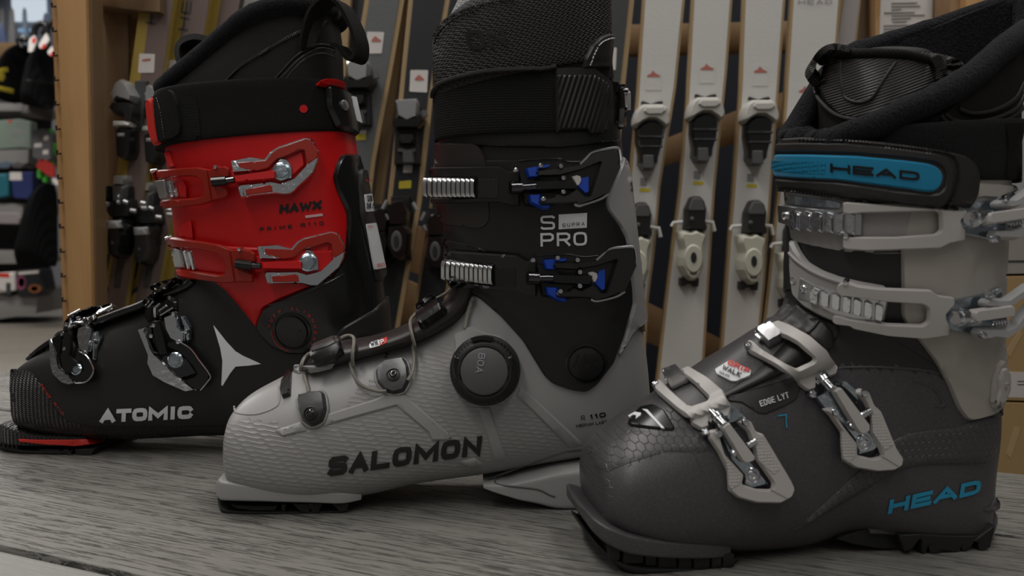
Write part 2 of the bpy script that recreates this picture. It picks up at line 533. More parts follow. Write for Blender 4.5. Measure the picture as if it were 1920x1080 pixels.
def M_(name, col, rough=.5, metal=0.0, spec=.5, coat=0.0, sheen=0.0, kind=None, sc_=1.0, st=.3, d=.001, rot=(0, 0, 0), var=0.0):
    t = NT(name); b = t.b
    b.inputs['Base Color'].default_value = c4(col); b.inputs['Roughness'].default_value = rough
    b.inputs['Metallic'].default_value = metal; b.inputs['Specular IOR Level'].default_value = spec
    b.inputs['Coat Weight'].default_value = coat; b.inputs['Coat Roughness'].default_value = .12
    if sheen: b.inputs['Sheen Weight'].default_value = sheen; b.inputs['Sheen Roughness'].default_value = .5
    h = None
    if kind == 'noise':
        x = t.n('ShaderNodeTexNoise', _Scale=sc_, _Detail=4.0); t.l(mapped(t, (1, 1, 1)), x.inputs['Vector']); h = x.outputs[0]
    elif kind == 'fleece':
        x = t.n('ShaderNodeTexNoise', _Scale=sc_, _Detail=3.0, _Roughness=.75); t.l(mapped(t, (1, 1, 1)), x.inputs['Vector']); h = x.outputs[0]
        r = mth(t, 'MULTIPLY', mth(t, 'POWER', h, 3.0), 5.0)
        t.l(mixc(t, r, tuple(c * .35 for c in col), tuple(min(1, c * 2.4) for c in col)), b.inputs['Base Color'])
    elif kind == 'rib':
        x = t.n('ShaderNodeTexWave', wave_type='BANDS', bands_direction='Z', wave_profile='SIN', _Scale=sc_, _Distortion=0.0)
        t.l(mapped(t, (1, 1, 1), rot), x.inputs['Vector']); h = x.outputs[0]
    elif kind == 'ripple':
        # staggered ledges: rows stepped along the length
        v = mapped(t, (1, 1, 1), rot); s = t.n('ShaderNodeSeparateXYZ'); t.l(v, s.inputs[0])
        nz = t.n('ShaderNodeTexNoise', _Scale=9.0, _Detail=1.0); t.l(v, nz.inputs['Vector'])
        a = mth(t, 'ADD', mth(t, 'MULTIPLY', s.outputs[2], sc_), mth(t, 'MULTIPLY', nz.outputs[0], 1.2))
        stp = mth(t, 'SNAP', mth(t, 'ADD', mth(t, 'MULTIPLY', s.outputs[0], 110.0), mth(t, 'MULTIPLY', mth(t, 'FLOOR', a), .37)), .5)
        h = mth(t, 'FRACT', mth(t, 'ADD', a, mth(t, 'MULTIPLY', mth(t, 'SINE', mth(t, 'MULTIPLY', stp, 5.0)), .12)))
        h = mth(t, 'POWER', h, 3.0)
        # smooth out the jump
        h = mth(t, 'PINGPONG', h, .55)
    elif kind == 'weave':
        v = mapped(t, (sc_, sc_, sc_), rot); s = t.n('ShaderNodeSeparateXYZ'); t.l(v, s.inputs[0])
        a = mth(t, 'SINE', mth(t, 'ADD', s.outputs[0], mth(t, 'MULTIPLY', mth(t, 'SINE', s.outputs[2]), 1.2)))
        c = mth(t, 'SINE', mth(t, 'MULTIPLY', s.outputs[2], 1.6)); h = mth(t, 'MULTIPLY', a, c)
        k = mth(t, 'MULTIPLY_ADD', h, .5, .5)
        t.l(mixc(t, k, tuple(q * .45 for q in col), tuple(min(1, q * 1.9) for q in col)), b.inputs['Base Color'])
    elif kind == 'zig':
        v = mapped(t, (1, 1, 1), rot); s = t.n('ShaderNodeSeparateXYZ'); t.l(v, s.inputs[0])
        zz = mth(t, 'PINGPONG', mth(t, 'MULTIPLY', s.outputs[0], 250.0), .5)
        h = mth(t, 'SINE', mth(t, 'MULTIPLY', mth(t, 'ADD', mth(t, 'MULTIPLY', s.outputs[2], sc_), mth(t, 'MULTIPLY', zz, 1.4)), 6.283))
    elif kind == 'hex':
        v = mapped(t, (sc_, sc_, sc_), rot); s = t.n('ShaderNodeSeparateXYZ'); t.l(v, s.inputs[0])
        # hexagon edge distance from two offset grids
        def cell(ox, oy):
            x = mth(t, 'SUBTRACT', mth(t, 'WRAP', mth(t, 'ADD', s.outputs[0], ox), 1.0, 0.0), .5)
            y = mth(t, 'SUBTRACT', mth(t, 'WRAP', mth(t, 'ADD', s.outputs[2], oy), 1.732, 0.0), .866)
            ax, ay = mth(t, 'ABSOLUTE', x), mth(t, 'ABSOLUTE', y)
            dd = mth(t, 'MAXIMUM', ax, mth(t, 'ADD', mth(t, 'MULTIPLY', ax, .5), mth(t, 'MULTIPLY', ay, .866)))
            return dd
        h = mth(t, 'MINIMUM', cell(0, 0), cell(.5, .866))
        e = mth(t, 'SMOOTH_MIN', mth(t, 'MAXIMUM', mth(t, 'MULTIPLY', mth(t, 'SUBTRACT', h, .44), 16.0), 0.0), 1.0, .1)
        h = mth(t, 'MULTIPLY', e, -1.0)
        nz = t.n('ShaderNodeTexNoise', _Scale=1200.0, _Detail=1.0); t.l(mapped(t, (1, 1, 1)), nz.inputs['Vector'])
        t.l(mixc(t, mth(t, 'MULTIPLY', mth(t, 'POWER', nz.outputs[0], 4.0), 2.0), col, tuple(min(1, q * 2.2) for q in col)), b.inputs['Base Color'])
    elif kind == 'speck':
        nz = t.n('ShaderNodeTexNoise', _Scale=sc_, _Detail=1.0); t.l(mapped(t, (1, 1, 1)), nz.inputs['Vector'])
        t.l(mixc(t, mth(t, 'MULTIPLY', mth(t, 'POWER', nz.outputs[0], 4.0), 2.0), col, tuple(min(1, q * 2.2) for q in col)), b.inputs['Base Color'])
        h = nz.outputs[0]
    elif kind == 'dots':
        x = t.n('ShaderNodeTexVoronoi', _Scale=sc_, _Randomness=.15); t.l(mapped(t, (1, 1, 1), rot), x.inputs['Vector'])
        h = mth(t, 'SUBTRACT', 1.0, x.outputs['Distance'])
    if h is not None: bumpn(t, h, st, d)
    if var:
        x = t.n('ShaderNodeTexNoise', _Scale=6.0, _Detail=5.0); t.l(mapped(t, (1, 1, 1)), x.inputs['Vector'])
        t.l(mixc(t, x.outputs[0], tuple(q * (1 - var) for q in col), tuple(min(1, q * (1 + var)) for q in col)), b.inputs['Base Color'])
    return t.m
def glow(name, col, s):
    t = NT(name); t.b.inputs['Base Color'].default_value = (0, 0, 0, 1)
    t.b.inputs['Emission Color'].default_value = c4(col); t.b.inputs['Emission Strength'].default_value = s
    return t.m
def wood_mat(name, col, dark, ax=2, sc_=1.0, knots=True):
    t = NT(name); s = [9 * sc_, 9 * sc_, 9 * sc_]; s[ax] = .8 * sc_
    v = mapped(t, tuple(s))
    a = t.n('ShaderNodeTexNoise', _Scale=1.0, _Detail=6.0, _Roughness=.6, _Distortion=.8); t.l(v, a.inputs['Vector'])
    s2 = [70.0] * 3; s2[ax] = 3
    b = t.n('ShaderNodeTexNoise', _Scale=1.0, _Detail=3.0); t.l(mapped(t, tuple(s2)), b.inputs['Vector'])
    f = mth(t, 'ADD', mth(t, 'MULTIPLY', a.outputs[0], 1.6), mth(t, 'MULTIPLY', b.outputs[0], .5))
    f = mth(t, 'SUBTRACT', f, .55)
    t.l(mixc(t, f, dark, col), t.b.inputs['Base Color']); t.b.inputs['Roughness'].default_value = .55
    bumpn(t, b.outputs[0], .15, .001)
    return t.m
def deck_mat(name, col, ang, crack=1.0):
    """composite decking: embossed grain running along the board"""
    t = NT(name)
    def st(sx, sy, **k):
        tc = t.n('ShaderNodeTexCoord'); r = t.n('ShaderNodeMapping'); r.inputs['Rotation'].default_value = (0, 0, -ang)
        m = t.n('ShaderNodeMapping'); m.inputs['Scale'].default_value = (sx, sy, 1)
        t.l(tc.outputs['Object'], r.inputs[0]); t.l(r.outputs[0], m.inputs[0])
        n = t.n('ShaderNodeTexNoise', _Scale=1.0, **k); t.l(m.outputs[0], n.inputs['Vector']); return n.outputs[0]
    a = st(4.5, 210, _Detail=3.0, _Roughness=.55, _Distortion=.5)
    b = st(34, 520, _Detail=4.0, _Roughness=.75)
    c = st(2, 9, _Detail=2.0)
    ridge = mth(t, 'ABSOLUTE', mth(t, 'SUBTRACT', a, .5))
    cr_ = mth(t, 'SUBTRACT', 1.0, mth(t, 'MINIMUM', mth(t, 'MULTIPLY', ridge, 11.0), 1.0))
    cr_ = mth(t, 'MULTIPLY', cr_, mth(t, 'MINIMUM', mth(t, 'MAXIMUM', mth(t, 'MULTIPLY', mth(t, 'SUBTRACT', b, .49), 16.0), 0.0), 1.0))
    cr_ = mth(t, 'MULTIPLY', cr_, crack)
    base = mixc(t, c, tuple(q * .8 for q in col), tuple(q * 1.2 for q in col))
    base = mixc(t, mth(t, 'MULTIPLY', b, .35), base, tuple(q * .5 for q in col))
    base = mixc(t, mth(t, 'MULTIPLY', cr_, .9), base, tuple(q * .1 for q in col))
    t.l(base, t.b.inputs['Base Color']); t.b.inputs['Roughness'].default_value = .5
    h = mth(t, 'SUBTRACT', mth(t, 'ADD', mth(t, 'MULTIPLY', a, .8), mth(t, 'MULTIPLY', b, .7)), mth(t, 'MULTIPLY', cr_, 1.0))
    bumpn(t, h, .75, .0012)
    return t.m
BLK = M_('black_plastic', (.0125, .012, .012), .40, spec=.5, kind='noise', sc_=900, st=.06)
BLKG = M_('gloss_black_plastic', (.008, .008, .008), .25, coat=.15)
BRN = M_('brown_black_plastic', (.026, .021, .020), .4)
RUB = M_('black_rubber', (.012, .012, .012), .6)
CHR = M_('chrome', (.78, .79, .82), .16, 1.0, kind='noise', sc_=160, st=.25, d=.002)
CHRD = M_('dark_chrome', (.11, .11, .115), .1, 1.0, kind='noise', sc_=120, st=.15, d=.002)
ALU = M_('ridged_aluminium', (.62, .62, .63), .3, 1.0, kind='noise', sc_=400, st=.1)
ZINC = M_('zinc_plate', (.56, .63, .68), .22, 1.0, kind='noise', sc_=140, st=.35, d=.002)
RED = M_('red_plastic', (.62, .006, .008), .36, kind='noise', sc_=900, st=.05)
REDB = M_('red_buckle', (.34, .018, .009), .3)
REDL = M_('red_trim', (.60, .028, .018), .45)
WHT = M_('white_print', (.78, .8, .82), .5)
PINK = M_('pale_print', (.72, .45, .47), .5)
GRY = M_('grey_shell', (.335, .328, .325), .36, kind='ripple', sc_=330, st=.9, d=.0006, rot=(0, R(-7), 0))
GRYS = M_('grey_shell_smooth', (.345, .338, .335), .36, kind='noise', sc_=900, st=.05)
GRYC = M_('grey_cap', (.10, .10, .10), .55, kind='noise', sc_=700, st=.1)
GRYP = M_('grey_print', (.38, .39, .43), .5)
BLUE = M_('blue_plastic', (.008, .055, .42), .35)
CHA = M_('charcoal_metallic', (.060, .055, .059), .38, kind='hex', sc_=115, st=.0, d=.0002)
CHAH = M_('charcoal_hex', (.060, .055, .059), .36, kind='hex', sc_=205, st=.6, d=.0005)
CHAD = M_('charcoal_dark', (.022, .021, .022), .45)
BUFF = M_('white_buckle', (.50, .475, .455), .42)
CUFW = M_('warm_white_cuff', (.43, .40, .365), .38)
CUFG = M_('grey_cuff', (.36, .345, .335), .4)
CYAN = M_('cyan_plastic', (.008, .23, .42), .4, sheen=.1)
CYAP = M_('cyan_print', (.02, .30, .50), .45)
KNIT = M_('black_knit', (.008, .0076, .0074), .85, spec=.2, kind='weave', sc_=2600, st=.35, d=.0006)
MESH = M_('black_mesh_strap', (.021, .0185, .018), .62, spec=.3, kind='weave', sc_=1500, st=.7, d=.001, rot=(0, R(18), 0))
FLC = M_('black_fleece', (.0052, .0054, .0075), .95, spec=.12, kind='fleece', sc_=520, st=1.0, d=.004, sheen=.08)
HOOK = M_('black_hook_tape', (.006, .006, .006), .8, spec=.25, kind='dots', sc_=560, st=.8, d=.001)
LIN = M_('black_liner_fabric', (.013, .0125, .012), .7, spec=.3, kind='rib', sc_=330, st=.25, d=.0005)
LINS = M_('smooth_liner_fabric', (.012, .0115, .011), .6, spec=.3)
RIBB = M_('ribbed_black_vinyl', (.055, .05, .048), .42, kind='rib', sc_=190, st=1.0, d=.0008, rot=(0, R(20), 0))
CARB = M_('ribbed_black_panel', (.020, .019, .019), .3, kind='rib', sc_=90, st=.8, d=.001, rot=(0, R(72), 0))
VNL = M_('grey_black_vinyl', (.026, .023, .022), .45)
ZIG = M_('zigzag_black_plastic', (.022, .020, .020), .36, kind='zig', sc_=520, st=.8, d=.0008)
CORD = M_('steel_lace', (.42, .39, .34), .45, .3, kind='rib', sc_=420, st=1, d=.0008, rot=(0, R(50), 0))
KNU = M_('knurled_white', (.50, .475, .455), .42, kind='dots', sc_=520, st=.7, d=.0008)
SCAL = M_('scaled_cyan', (.008, .20, .36), .35, kind='dots', sc_=360, st=.8, d=.0012)
GRYK = M_('grey_knit', (.30, .30, .30), .8, kind='weave', sc_=1900, st=.8, d=.001)
PAP = M_('paper', (.62, .59, .56), .7)
# ------------------------------------------------------------------ bench of composite decking
_bd = ray(-2750, 424); _bd.z = 0; _bd.normalize()
_bn = V((_bd.y, -_bd.x, 0));
if _bn.dot(V((0, 1, 0))) < 0: _bn = -_bn
BANG = math.atan2(-_bd.y, -_bd.x)
def _D(px, py): return ground(px, py).dot(_bn)
D1, D2, D3 = _D(1900, 886), _D(1870, 1000), _D(278, 1083)
DECK = deck_mat('embossed_decking', (.222, .214, .194), BANG)
DECK2 = deck_mat('smooth_decking', (.30, .295, .275), BANG, .1)
bench = empty('bench', 'grey composite-decking bench the three ski boots stand on', 'bench', (0, 0, 0))
BM = Matrix(((-_bd.x, _bn.x, 0, 0), (-_bd.y, _bn.y, 0, 0), (0, 0, 1, 0), (0, 0, 0, 1)))
def board(d0, d1, m, x0=-1.25, x1=1.1):
    return bbox('board', (x0, x1, d0, d1, -.026, 0), m, bench, .006, BM, 4)
board(D2 + .003, D1, DECK); board(D3 + .002, D2 - .002, DECK); board(D3 - .30, D3 - .004, DECK2)
bbox('frame', (-1.2, 1.05, D1 - .05, D1 - .02, -.11, -.0262), M_('bench_frame', (.03, .03, .03), .5, 1), bench, .002, BM)
bbox('frame', (-1.2, 1.05, D3 - .2, D3 - .16, -.11, -.0262), bpy.data.materials['bench_frame'], bench, .002, BM)
for _x in (-1.15, .95):
    for _y in (D1 - .055, D3 - .2): bbox('leg', (_x, _x + .05, _y, _y + .05, -.45, -.11), bpy.data.materials['bench_frame'], bench, .002, BM)
# ------------------------------------------------------------------ helpers shared by the boots
def K(ox, oy, s):
    return lambda P: [(ox + p[0] / s, oy + p[1] / s) + tuple(p[2:]) for p in P]
def sleeve(fr, keys, nt=6, na=56, grow=0.0, cap=True, **k):
    return skin(sock(fr, keys, nt, na, grow=grow, **k), cap, cap)
def rings_part(rings, i0, grow):
    """copy of rings i0.. pushed outwards"""
    out = []
    for r in rings[i0:]:
        c = sum(r, V((0, 0, 0))) / len(r)
        out.append([p + (p - c).normalized() * grow for p in r])
    return out
def paint(o, mat, fr, poly):
    """give the faces inside a side-view outline a second material"""
    o.data.materials.append(mat); L = [[tuple(p[:2]) for p in poly]]; n = len(o.data.materials) - 1
    for f in o.data.polygons:
        q = fr.proj(f.center)[0]
        if inpoly(q.x, q.y, L): f.material_index = n
def prism(name, fr, ly, poly, depth, mat, parent, bev=1.0, th=.0008, **k):
    return patch(name, Ly(fr, ly), poly, mat, parent, solid=True, under=depth, bev=bev, th=th, res=14, **k)
def rivet(g, x, y, r, mat, parent, h=.0012, name='rivet'):
    return lathe(name, g, x, y, [(r, -.002), (r, h * .5), (r * .8, h), (.01, h * 1.1)], mat, parent, n=14)
def dashes(g, P, n, on, r, mat, parent, lift=.0006, name='stitching', label=None):
    """a stitched seam: n short threads along a path"""
    pts = resamp(cr(P, 6), 2.0, closed=False); L = len(pts); parts = []
    for i in range(n):
        a = int(i * L / n); b = min(L - 1, int((i + on) * L / n))
        if b <= a: continue
        q = []
        for t in (0, .5, 1):
            z = pts[a].lerp(pts[b], t); p, m = g.map(z.x, z.y); q.append(p + m * lift)
        parts.append(tube_mesh(q, r, 5))
    vs, fs = merge(parts)
    return obj(name, vs, fs, mat, parent, label=label)
def screw_disc(g, x, y, r, mat, parent, name='pivot', ring=None):
    o = lathe(name, g, x, y, [(r * 1.12, -.001), (r * 1.12, .0006), (r * 1.0, .0012), (r * .97, .0002), (r * .93, .0002), (r * .9, .0022), (r * .6, .0026), (r * .2, .0024)], mat, parent, n=40)
    return o
def spring(g, p0, p1, r_px, turns, rad, mat, parent, lift=.004):
    P, n = g.map(*p0); Q, _ = g.map(*p1); s = 1 / g.fr.ppm(P); ax = (Q - P); u = ax.normalized(); v = n.cross(u).normalized()
    pts = []
    for i in range(turns * 10 + 1):
        a = 2 * math.pi * i / 10
        pts.append(P + n * lift + ax * (i / (turns * 10)) + (v * math.cos(a) + n * math.sin(a)) * r_px * s)
    return tube('spring', pts, rad, mat, parent, n=6)

def lerpx(P, x):
    if x <= P[0][0]: return P[0][1]
    for a, b in zip(P, P[1:]):
        if x <= b[0]: return a[1] + (b[1] - a[1]) * (x - a[0]) / max(b[0] - a[0], 1e-6)
    return P[-1][1]
def collar(fr, front, back, rim, rim2, base, w, thick, n=2.3, nu=64, nv=12):
    """open-topped wall: front/back are x(y) outlines (y ascending), rim the upper edge y(x) on the near side, rim2 on the far side"""
    out, inn = [], []
    for j in range(nv + 1):
        v = j / nv; ro, ri = [], []
        for i in range(nu):
            th = 2 * math.pi * i / nu; c, s = math.cos(th), math.sin(th)
            cc = math.copysign(abs(c) ** (2 / n), c); ss = math.copysign(abs(s) ** (2 / n), s)
            x = lerpx(front, base); R_ = rim if s <= 0 else rim2
            x = 0; y = base
            for it in range(4):
                xf, xb = lerpx(front, y), lerpx(back, y); x = (xf + xb) / 2 + cc * (xf - xb) / 2
                y = base + (lerpx(R_, x) - base) * v
            P = fr.mid(x, y, -abs(ss) * w); P.y = ss * w
            C = fr.mid((xf + xb) / 2, y, 0)
            d = V((P.x - C.x, P.y, 0)); L = d.length
            ro.append(P); ri.append(V((P.x, P.y, P.z)) - d / L * thick)
        out.append(ro); inn.append(ri)
    top = [(a + b) / 2 + V((0, 0, thick * .35)) for a, b in zip(out[-1], inn[-1])]
    rings = out + [top] + inn[::-1]
    return skin(rings, False, False), out[-1], inn

# ------------------------------------------------------------------ boot in the middle: grey shell, black cuff
SF = frame_from((600, 962), (1040, 956), .036)
SB = empty('ski_boot', 'middle ski boot with grey shell, black cuff, dial and lace closure', 'ski boot', SF.o, SF.yaw, 'ski boots lined up on the bench')
S_KEYS = [(418, 800, 418, 868, .018, 3, 3.5, .45), (419, 776, 420, 888, .032, 3, 3.5, .45), (426, 755, 430, 906, .041, 2.8, 3.5, .42), (460, 733, 470, 924, .045, 2.4, 3, .4),
 (545, 698, 545, 938, .048, 2, 3, .4), (620, 674, 620, 940, .048, 2, 3, .4), (700, 652, 705, 925, .046, 2, 3, .4), (780, 630, 790, 905, .043, 2, 3, .4),
 (850, 585, 900, 890, .040, 2.2, 3, .45), (872, 530, 1000, 872, .038, 2.2, 3, .5), (858, 500, 1100, 855, .037, 2.2, 3, .5), (850, 485, 1185, 835, .036, 2.2, 2.8, .5),
 (845, 470, 1217, 785, .038, 2.2, 2.6, .5), (841, 450, 1216, 710, .042, 2.2, 2.5, .5), (838, 430, 1206, 620, .046, 2.2, 2.4, .5), (834, 400, 1200, 530, .049, 2.2, 2.4, .5),
 (830, 350, 1190, 430, .052, 2.2, 2.4, .5), (827, 300, 1166, 310, .053, 2.2, 2.4, .5), (823, 250, 1158, 240, .053, 2.2, 2.4, .5)]
s_rings = sock(SF, S_KEYS, na=72, lead=4); s_shell = skin(s_rings)
o = obj('shell', *s_shell, GRYS, SB, label='light grey lower shell with stepped ribbing')
paint(o, GRY, SF, [(410, 800), (470, 785), (560, 800), (640, 770), (690, 715), (760, 690), (800, 650), (850, 640), (860, 720), (960, 740), (1080, 842), (900, 897), (720, 915), (640, 928), (410, 900)])
SG = Surf(SF, [s_shell])
s_cuff = skin(rings_part(s_rings, 14 * 7, .0016))
obj('cuff', *s_cuff, BLK, SB, label='matt black upper cuff')
SG2 = Surf(SF, [s_shell, s_cuff])
SG8 = Surf(SF, [skin(rings_part(s_rings, 12 * 7, .0075))])
c1, c2, c3, c4_, c5 = K(780, 240, 3.374), K(400, 540, 2.4545), K(760, 540, 2.454), K(700, 400, 3.2), K(780, 0, 3.857)
# cuff wing over the ankle, spine, flaps
cuffp = [(836, 300), (1160, 300)] + c1([(1215, 410), (1195, 470), (1205, 520), (1280, 620), (1320, 700), (1330, 780), (1350, 940)]) + \
    c3([(1040, 10), (1040, 70), (1000, 230), (975, 290), (960, 340), (880, 445), (830, 478), (760, 468), (680, 440), (640, 405), (600, 340), (540, 240), (440, 130), (340, 45), (200, -10)]) + [(838, 505), (834, 420)]
patch('cuff_wing', SG2, rnd(cuffp, 8), BLK, SB, th=.0026, bev=3, res=12)
spine = [(1164, 292), (1160, 310), (1142, 361), (1134, 379), (1137, 394), (1159, 424), (1171, 447), (1176, 480), (1181, 536), (1185, 568), (1168, 634), (1157, 662), (1162, 668), (1185, 625), (1211, 603), (1203, 540), (1196, 470), (1188, 400), (1180, 330), (1172, 300)]
patch('spine', SG2, rnd(spine, 6), GRYS, SB, th=.003, bev=3, res=9, label='grey rear spine')
patch('cuff_flap', SG2, rnd(c1([(130, 90), (400, 100), (440, 170), (465, 240), (482, 560), (472, 600), (440, 630), (400, 640), (200, 612), (150, 560)]), 9), BRN, SB, th=.0034, bev=3, res=10)
patch('cuff_flap', SG2, rnd(c1([(190, 665), (215, 700), (330, 720), (440, 755), (480, 800), (470, 900), (420, 1010), (330, 1050), (230, 1000), (190, 900)]), 9), BLK, SB, th=.0034, bev=3, res=10)
tube('cuff_seam', gpath(SG2, c1([(650, 210), (760, 198), (900, 196), (950, 215), (1030, 218)]), .0028), .0006, BLKG, SB)
tube('cuff_seam', gpath(SG2, c1([(760, 803), (940, 795), (1050, 812), (1140, 806)]), .0028), .0006, BLKG, SB)
# tongue over the instep
tk = [(572, 684, 573, 690, .014, 2.5, 2.5, .5), (590, 662, 600, 695, .026, 2.5, 2.5, .5), (625, 643, 640, 684, .029, 2.5, 2.5, .5), (700, 629, 710, 664, .030, 2.5, 2.5, .5), (760, 608, 780, 643, .030, 2.5, 2.5, .5), (805, 583, 835, 618, .030, 2.5, 2.5, .5), (838, 558, 872, 590, .030, 2.5, 2.5, .5), (846, 530, 895, 555, .03, 2.5, 2.5, .5), (848, 500, 900, 520, .03, 2.5, 2.5, .5)]
s_tong = sleeve(SF, tk)
obj('tongue', *s_tong, BRN, SB, label='brown-black tongue flap over the instep')
STG = Surf(SF, [s_shell, s_tong])
# sole: welt, tread, heel
def vst(L, nA=5, nB=7, m=.5): return [(x, a, x2, b, w, nA, nB, m) for x, a, x2, b, w in L]
welt = sleeve(SF, vst([(404, 890, 404, 915, .012), (406, 870, 407, 926, .026), (416, 856, 418, 933, .036), (445, 850, 445, 938, .041), (520, 858, 520, 940, .043), (600, 866, 600, 940, .042), (655, 874, 655, 939, .041), (690, 890, 686, 925, .036)], 9, 9), nt=5, na=96, lead=3)
obj('toe_welt', *welt, GRYS, SB)
tread = sleeve(SF, vst([(408, 915, 408, 930, .012), (411, 915, 412, 943, .026), (430, 920, 430, 950, .034), (500, 920, 500, 952, .037), (600, 920, 600, 953, .037), (655, 920, 652, 950, .036)], 5, 6), nt=4, lead=3)
st_ = obj('toe_sole', *tread, RUB, SB)
for P in ([(432, 946), (470, 948), (520, 948), (516, 957), (475, 957), (445, 953)], [(527, 946), (536, 946), (534, 958), (529, 958)], [(548, 944), (604, 944), (597, 961), (585, 963), (583, 952), (578, 963), (566, 961)], [(622, 944), (654, 944), (650, 958), (638, 960)]):
    prism('sole_lug', SF, -.037, P, .074, RUB, st_)
heel = sleeve(SF, vst([(904, 880, 908, 899, .035), (925, 872, 928, 915, .036), (956, 860, 958, 934, .037), (1000, 850, 1000, 944, .0375), (1045, 840, 1045, 954, .0375), (1120, 830, 1120, 952, .0375), (1195, 820, 1195, 950, .035), (1218, 820, 1218, 945, .02)], 9, 12), nt=4, na=96)
hh = obj('heel_block', *heel, GRYS, SB)
for P in ([(1036, 942), (1066, 942), (1066, 957), (1042, 960)], [(1075, 942), (1120, 942), (1118, 956), (1078, 956)], [(1130, 942), (1200, 942), (1196, 956), (1134, 956)]):
    prism('heel_lug', SF, -.036, P, .07, RUB, hh)
tube('heel_seam', gpath(Surf(SF, [heel]), c3([(415, 880), (430, 905), (600, 925), (660, 950), (690, 960)]), .0), .0007, GRYC, SB)
tube('heel_seam', gpath(Surf(SF, [s_shell]), c3([(410, 878), (520, 890), (640, 885), (760, 868)]), -.0002), .0007, GRYC, SB)
# moulded ribs on the flank
for P in (c2([(508, 635), (528, 580), (745, 512), (800, 488), (880, 492), (1085, 668), (1090, 700), (1005, 700), (990, 665), (845, 542), (640, 598)]),
          c3([(150, 700), (60, 610), (110, 590), (212, 682), (200, 697)]),
          c3([(335, 548), (388, 548), (466, 785), (410, 798)]), c3([(510, 492), (532, 448), (820, 718), (758, 733)]),
          c3([(250, 795), (322, 780), (362, 810), (292, 828)]), c2([(283, 655), (405, 615), (430, 655), (320, 685)])):
    patch('side_rib', SG, rnd(P, 2), GRYS, SB, th=.0016, bev=3, res=10)
tube('sole_seam', gpath(SG, c3([(380, 880), (560, 850), (640, 820), (760, 770), (820, 745), (880, 700)])[0:1] + c3([(700, 765), (760, 752), (815, 746)]), .0), .0008, GRYC, SB)
# toe badge ridge and front clip
tube('toe_seam', gpath(SG, c2([(95, 545), (110, 575), (200, 580), (290, 545), (305, 500), (300, 450)]), -.0001), .0008, GRYS, SB)
patch('front_clip', SG, rnd(c2([(318, 440), (352, 388), (364, 384), (357, 498), (322, 510), (311, 482)]), 2), BLKG, SB, th=.004, bev=2, res=6)
patch('toe_rim', STG, rnd(c2([(368, 375), (375, 362), (470, 355), (560, 345), (545, 362), (460, 385), (390, 396), (370, 388)]), 3), GRYS, SB, th=.0025, bev=2, res=6)
# lace guides
for P, sx, sy in ((c2([(395, 500), (480, 478), (516, 490), (527, 560), (508, 618), (455, 641), (412, 612), (395, 560)]), 458, 583),
                  (c2([(750, 383), (790, 345), (880, 330), (903, 370), (907, 430), (880, 480), (830, 493), (790, 480), (755, 440)]), 833, 414)):
    q = patch('lace_guide', SG, rnd(P, 3), BLKG, SB, th=.0065, bev=4.5, res=5)
    p = c2([(sx, sy)])[0]; L_ = Surf(SF, [s_shell], .0062)
    lathe('screw', L_, p[0], p[1], [(13, -.001), (13, .0012), (11, .0014), (9.5, -.0006), (9, -.0006), (8.5, .001), (1, .0012)], BLK, q, n=20)
    lathe('screw_head', L_, p[0], p[1], [(7.2, .0), (7, .0018), (5, .0022), (3.4, .0022), (3.2, .0012), (.2, .0012)], CHRD, q, n=6)
    tube('guide_rim', gpath(SG, [(v[0], v[1]) for v in P], .0012, 3, True), .0011, GRYS, q, closed=True)
for P, hl in ((c2([(463, 305), (480, 288), (575, 250), (592, 265), (604, 300), (572, 330), (480, 358), (462, 338)]), c2([(478, 322), (575, 288), (566, 262), (482, 296)])),
          (c4_([(275, 590), (365, 520), (388, 518), (445, 575), (440, 605), (310, 692), (280, 690), (270, 640)]), c4_([(282, 600), (366, 532), (380, 552), (300, 622)]))):
    q = patch('lace_guide', STG, rnd(P, 3), BLKG, SB, th=.0075, bev=4, res=5)
    patch('guide_face', Surf(SF, [s_shell, s_tong], .0075), rnd(hl, 2), BRN, q, th=.001, bev=1.5, res=5)
# laces
for P, li in ((c2([(447, 492), (437, 450), (426, 410), (425, 370), (440, 335), (470, 312)]), .004), (c2([(590, 262), (615, 250), (645, 252), (655, 275), (641, 320), (640, 370), (660, 430), (700, 465), (760, 482), (800, 480)]), .005),
              (c4_([(275, 635), (248, 665), (238, 700), (240, 760), (255, 850), (252, 920), (235, 980), (212, 1012)]), .005), (c4_([(500, 450), (478, 485), (440, 520), (400, 545)]), .005),
              (c4_([(618, 505), (600, 560), (580, 620), (562, 700)]), .004)):
    tube('lace', gpath(STG, P, li, 5), .0013, CORD, SB, n=8)
# closure dial
DG = Surf(SF, [s_shell])
dx, dy = 910, 694
patch('dial_base', SG, rnd(c3([(232, 275), (228, 215), (275, 195), (305, 172), (360, 205), (450, 225), (510, 290), (532, 370), (515, 460), (450, 520), (360, 540), (270, 500), (215, 430), (205, 350)]), 7), GRYS, SB, th=.004, bev=3, res=8)
dial = lathe('dial', Flat(DG, [(880, 670), (940, 670), (910, 720)], .001), dx, dy, [(66, -.002), (66, .004), (64, .006), (62, .0065)], BLK, SB, n=56)
gD = Flat(DG, [(880, 670), (940, 670), (910, 720)], .001)
def gear():
    P, nn = gD.map(dx, dy); s = 1 / SF.ppm(P); q = V((0, 0, 1)).rotation_difference(nn); vs, fs = [], []
    prof = [(60, .005, 0), (61, .008, 1), (60, .013, 1), (56, .0155, .6), (50, .017, 0), (46, .0172, 0)]; n = 144
    for r, h, k in prof:
        for i in range(n):
            a = 2 * math.pi * i / n; rr = r - (1.6 * k if i % 3 == 0 else 0)
            vs.append(P + q @ V((rr * s * math.cos(a), rr * s * math.sin(a), h)))
    for i in range(len(prof) - 1):
        for j in range(n):
            k = (j + 1) % n; fs.append((i * n + j, i * n + k, (i + 1) * n + k, (i + 1) * n + j))
    return vs, fs
